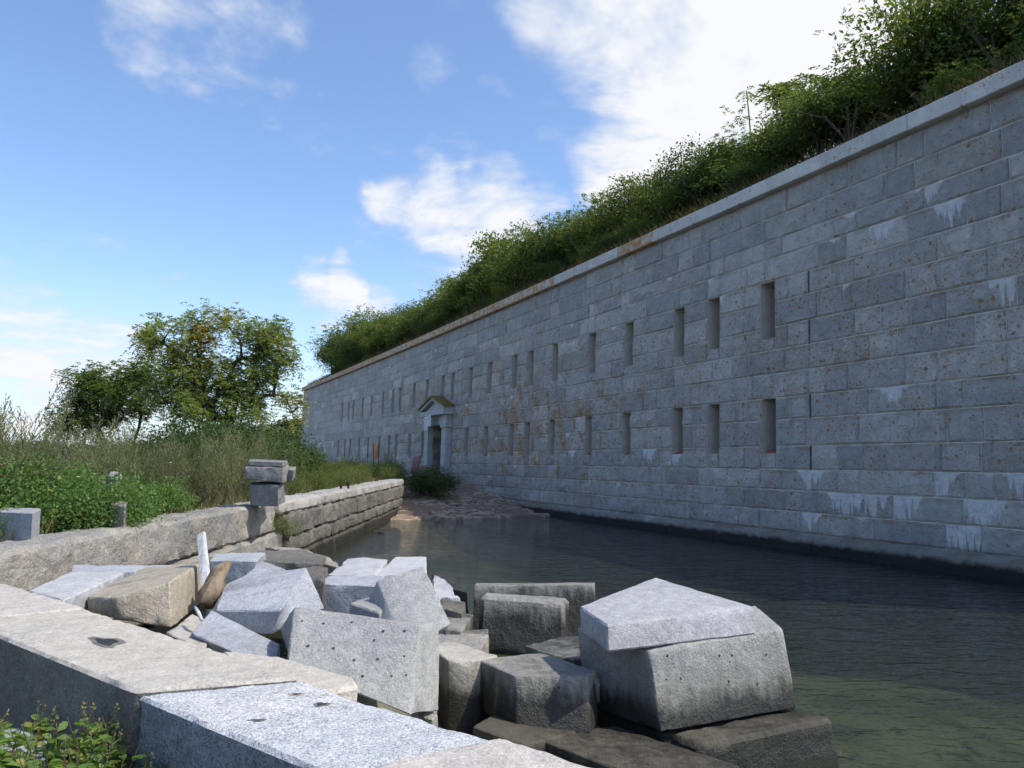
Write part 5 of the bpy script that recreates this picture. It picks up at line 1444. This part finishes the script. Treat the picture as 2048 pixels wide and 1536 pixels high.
# mugwort: tall feathery olive plumes
def mugwort_variant(seed, n, h, lean=(0, 0), wid=.3):
    rs = np.random.RandomState(seed); st = MB(); P, A, L = [], [], []
    for k in range(n):
        b = np.array([rs.normal() * wid * .5, rs.normal() * wid * .5, -.03]); hh = h * rs.uniform(.62, 1.08)
        ln = np.array([lean[0] + rs.normal() * .16, lean[1] + rs.normal() * .16, 1.0]); ln = ln / np.linalg.norm(ln)
        cur = np.array([ln[0], ln[1], 0]) * .22
        def at(t): return b + ln * hh * t + cur * hh * t * t
        st.tube([at(0), at(.35), at(.7), at(1)], [.006, .005, .004, .002], 4, cap=False)
        nb = int(26 * hh / 1.3)
        for j in range(nb):
            t = .22 + .78 * (j + rs.rand()) / nb
            an = rs.uniform(0, 6.28); bl = hh * (.26 * (1 - t) ** .7 + .045) * rs.uniform(.6, 1.1)
            o_ = np.array([math.cos(an), math.sin(an), 0]); bd = unit(ln * .95 + o_ * .62)
            m = max(5, int(bl / .016))
            tt = (np.arange(m) + rs.rand(m)) / m
            p = at(t) + bd * (tt * bl)[:, None]; P.append(p)
            A.append(unit(bd + rs.normal(size=(m, 3)) * .55)); L.append(np.full(m, .034) * rs.uniform(.6, 1.3, m))
    P = np.concatenate(P); A = np.concatenate(A); L = np.concatenate(L)
    q = leaf_arrays(P, A, rand_dirs(len(P), rs), L, L * .30)
    return st.mesh('stem', 'twig'), poly_mesh('foliage', q, rtint(len(q), rs), 'leaf_mugwort')
MV = [mugwort_variant(120, 13, 1.35), mugwort_variant(121, 11, 1.3, (.25, 0)), mugwort_variant(122, 14, 1.2, (-.12, 0)), mugwort_variant(123, 9, 1.45, (.12, .1))]
MG = ('feathery olive mugwort clump', 'mugwort', 'mugwort clumps on the point')
Rm = random.Random(81)
mspots = []
for k in range(3000):
    y = Rm.uniform(9.5, 19); x = Rm.uniform(-15.5, -4.9)
    X, Y = px_of(Vector((x, y, -.5)))
    if X < -40 or X > 545: continue
    if X < 200 and y > 14: continue
    if 40 < X < 135 and Rm.random() < .8: continue
    if x > -5.6 and y < 10.5: continue
    if 470 < X < 600 and y > 11.6 and y < 13.4 and x > -5.4: continue
    if all((x - a) ** 2 + (y - b) ** 2 > .62 ** 2 for a, b in mspots): mspots.append((x, y))
for x, y in mspots[:130]:
    v = Rm.choice(MV); sc_ = Rm.uniform(.75, 1.15)
    X = px_of(Vector((x, y, -.5)))[0]
    if X < 30: sc_ *= 1.18
    ranked('mugwort', (('stem', v[0]), ('foliage', v[1])), (x, y, ground_z(x, y) - .03), sc_, Rm.uniform(-.5, .5), *MG, (11.5, 13.5, 16))
for (px_, D, sc_, vi, lab) in ((15, 8.6, 1.18, 3, 'tallest feathery mugwort plume at the left edge of the picture'), (-12, 8.9, 1.15, 0, 'dense mugwort clump half cut off by the left edge'), (448, 11.4, .8, 1, 'mugwort clump leaning towards the stone stack')):
    x = atd(px_, 950, D).x; v = MV[vi]
    place('mugwort', (('stem', v[0]), ('foliage', v[1])), (x, D, ground_z(x, D) - .03), sc_, 0.0, lab, 'mugwort', None)

# low weeds and grass behind the far sea wall
WV = [shrub_variant(140 + k, 0.55, 0.9, 0.04, 26, 70, 'leaf_shrub', spread=.14, stems=6) for k in range(3)] + [mugwort_variant(145, 12, .62, wid=.5)]
WG = ('low weed clump behind the far sea wall', 'weed', 'weeds behind the far sea wall')
Rk = random.Random(91); wsp = []
for k in range(2600):
    y = 13.4 + 27 * Rk.random() ** 1.3; x = Rk.uniform(-12.5, -4.85 if y < 29 else min(-2.6, wall_x(y) - .35))
    if y > 29 and x > wall_x(y) - .3: continue
    X = px_of(Vector((x, y, -.6)))[0]
    if X < 560 or X > 850 or (725 < X < 775 and y < 34) or (790 < X and y > 28.5): continue
    if all((x - a) ** 2 + (y - b) ** 2 > .5 for a, b in wsp): wsp.append((x, y))
for x, y in wsp[:110]:
    v = Rk.choice(WV); gz = ground_z(x, y)
    if gz < -2: continue
    sc_ = Rk.uniform(.55, 1.0) * (1.45 if y > 30 else 1.0)
    ranked('weed', (('stem', v[0]), ('foliage', v[1])), (x, y, gz - .03), sc_, Rk.uniform(0, 6), *WG, (17, 22, 29))
p = atd(697, 972, 21.5); v = WV[0]
place('weed', (('stem', v[0]), ('foliage', v[1])), (SW_X - .5, 21.4, -.8), .75, 2.0, 'small bright green plant right behind the taller iron pin', 'weed', None)
for k, (x, y, z) in enumerate(((SW_X + .06, 13.55, -1.15), (SW_X + .12, 13.9, -1.3))):
    v = WV[0]; place('weed', (('stem', v[0]), ('foliage', v[1])), (x, y, z - .1), .55, k * 2.0, 'weed growing out of the sea wall below the stone stack, ' + ('the upper one' if k == 0 else 'the lower one'), 'weed', 'weeds in the sea wall joint')
# mugwort against the fort left of the red panel
for px_, D in ((768, 33), (775, 36), (735, 36), (700, 38), (660, 42), (640, 38)):
    x = atd(px_, 940, D).x; v = Rk.choice(MV); ranked('mugwort', (('stem', v[0]), ('foliage', v[1])), (x, D, ground_z(x, D) - .03), .95, Rk.uniform(0, 6), 'mugwort clump at the foot of the fort wall', 'mugwort', 'mugwort at the foot of the fort', (37,))
# grass
rs = np.random.RandomState(17); pts = []
for k in range(60000):
    y = 6 + 45 * rs.rand() ** 2.0; x = -4.75 - 14 * rs.rand() ** 1.3
    if y > 29: x = rs.uniform(-18, min(-4.9, wall_x(y) - .2))
    gz = ground_z(x, y)
    if gz > -1.2: pts.append((x, y, gz - .02))
    if len(pts) > 30000: break
blades('grass', np.array(pts), .10, .32, .006, 'grass_blade', 18, .4)['label'] = 'olive grass covering the ground behind the sea wall'

# weeds in the lower left corner, close to the camera
def dock_variant(seed, h, n, seedy):
    rs = np.random.RandomState(seed); st = MB(); P, A, L, SP, SA, SL = [], [], [], [], [], []
    for k in range(n):
        an = rs.uniform(0, 6.28); ln = np.array([math.cos(an) * .35, math.sin(an) * .35, 1.0]) * h * rs.uniform(.55, 1.05); b = np.array([rs.normal() * .06, rs.normal() * .06, -.02])
        st.tube([b, b + ln * .5, b + ln], [.004, .003, .0015], 4, cap=False)
        for j in range(13):
            t = rs.uniform(.08, .85); a = rs.uniform(0, 6.28); d = unit(np.array([math.cos(a), math.sin(a), .45])); l = rs.uniform(.05, .095) * (1.15 - .55 * t)
            P.append(b + ln * t + d * l * .6); A.append(d); L.append(l)
        if rs.rand() < seedy:
            for j in range(26):
                t = rs.uniform(.75, 1.08); d = unit(rs.normal(size=3) * .6 + np.array([0, 0, .6])); SP.append(b + ln * t + d * .008); SA.append(d); SL.append(rs.uniform(.010, .018))
    P, A, L = np.array(P), np.array(A), np.array(L)
    fol = poly_mesh('foliage', leaf6(P, A, unit(rs.normal(size=P.shape) * .4 + np.array([0, 0, 1.])), L, L * .52), rtint(len(P), rs), 'leaf_dock')
    out = [('stem', st.mesh('stem', 'twig')), ('foliage', fol)]
    if SP:
        SP, SA, SL = map(np.array, (SP, SA, SL)); out.append(('seed_head', poly_mesh('seed_head', leaf_arrays(SP, SA, rand_dirs(len(SP), rs), SL, SL * .6), rtint(len(SP), rs), 'leaf_seedhead')))
    return out
DV = [dock_variant(160 + k, .36, 11, .22) for k in range(3)]
DG = ('leafy weed by the near wall', 'weed', 'weeds in the lower left corner')
Rd = random.Random(95)
for px_, D, sc_ in ((20, 2.75, .85), (60, 2.6, .8), (110, 2.6, 1.0), (150, 2.62, .95), (190, 2.6, 1.0), (225, 2.58, 1.1), (170, 2.45, 1.0), (130, 2.42, .9), (90, 2.4, .75), (215, 2.42, .95), (40, 2.45, .7), (5, 2.5, .85), (250, 2.52, .75), (-30, 2.6, .9), (10, 2.8, .8), (290, 2.45, .7), (200, 2.62, .95), (160, 2.3, .9), (240, 2.3, .8)):
    p = atd(px_, 1500, D); v = Rd.choice(DV); sc_ *= .82
    ranked('weed', v, (p.x, D, ground_z(p.x, D) - .01), sc_, Rd.uniform(0, 6), *DG, (2.5,))

# ------------------------------------------------------------------ far shores
def far_wood(name, x0, x1, y, zf, n, size, mat, seed, lab):
    rs = np.random.RandomState(seed)
    mb = MB(); xs_ = np.linspace(x0, x1, 40)
    mb.grid([[(x, y + k * y * .06, (WATER_Z - 1 if k == 0 else zf(x) * f_)) for x in xs_] for k, f_ in enumerate((0, .75, .8, 0.0))])
    me = mb.mesh(name + '_hill', 'hill_soil', smooth=True); meta(link(bpy.data.objects.new('hill', me)), kind='structure')
    Q_ = []
    for k in range(n):
        x = rs.uniform(x0, x1); t = rs.rand(); z = WATER_Z + .5 + (zf(x) - WATER_Z) * t; yy = y + y * .06 * min(1, t * 1.2) - size
        c = np.array([x, yy, z]); m = 46
        v = rs.normal(size=(m, 3)); v = unit(v) * (rs.rand(m, 1) ** .3) * size * np.array([1.2, 1, .85]); a = unit(v + rs.normal(size=(m, 3)) * size * .3)
        Q_.append(leaf_arrays(c + v, np.cross(a, unit(rs.normal(size=(m, 3)))), a, np.full(m, size * .62), np.full(m, size * .5)))
    Q_ = np.concatenate(Q_)
    o = link(bpy.data.objects.new(name, poly_mesh(name, Q_, rtint(len(Q_), rs), mat)))
    meta(o, lab, None, None, 'stuff')
far_wood('far_woods', -150, -62, 300, lambda x: max(3.0, 13.0 * math.exp(-((x + 88) / 24) ** 2) + 2.5 + 1.5 * math.sin(x * .3)), 420, 2.6, 'leaf_far', 201, 'wooded hillside across the water beside the fort corner')
far_wood('bay_shore_woods', -1150, -330, 1150, lambda x: 21 + 3 * math.sin(x * .013) + 2 * math.sin(x * .05), 620, 8.0, 'leaf_bay', 202, 'far wooded shore across the bay at the left')
# small white house at the foot of the wooded hillside
hp = atd(594, 909, 285); hr = empty('far_house', hp, 'tiny white gabled house at the water below the far wooded hillside', 'house')
mb = MB(); mb.box(hp + Vector((0, 0, .7)), 1.35, 1.2, .7); mb.build('wall', 'house_white', hr)
mb = MB(); z = hp.z + 1.4
mb.face([(hp.x - 1.5, hp.y - 1.3, z), (hp.x + 1.5, hp.y - 1.3, z), (hp.x + 1.5, hp.y, z + .7), (hp.x - 1.5, hp.y, z + .7)]); mb.face([(hp.x + 1.5, hp.y + 1.3, z), (hp.x - 1.5, hp.y + 1.3, z), (hp.x - 1.5, hp.y, z + .7), (hp.x + 1.5, hp.y, z + .7)])
mb.build('roof', 'house_roof', hr)
mb = MB(); mb.box(hp + Vector((-.3, -1.215, .75)), .3, .01, .3); mb.build('window', 'dark_void', hr)

write_ranks()
byl = {}
for o in COL.objects:
    if o.parent is None and o.get('group') == 'shrubs in the thicket along the fort wall top': byl.setdefault(o['label'], []).append(o)
for lab, lst in byl.items():
    if len(lst) > 1:
        lst.sort(key=lambda o: px_of(o.location)[0])
        for i, o in enumerate(lst): o['label'] = lab + (', left one' if i == 0 else ', right one' if i == len(lst) - 1 else ', %s from left' % nth(i + 1))
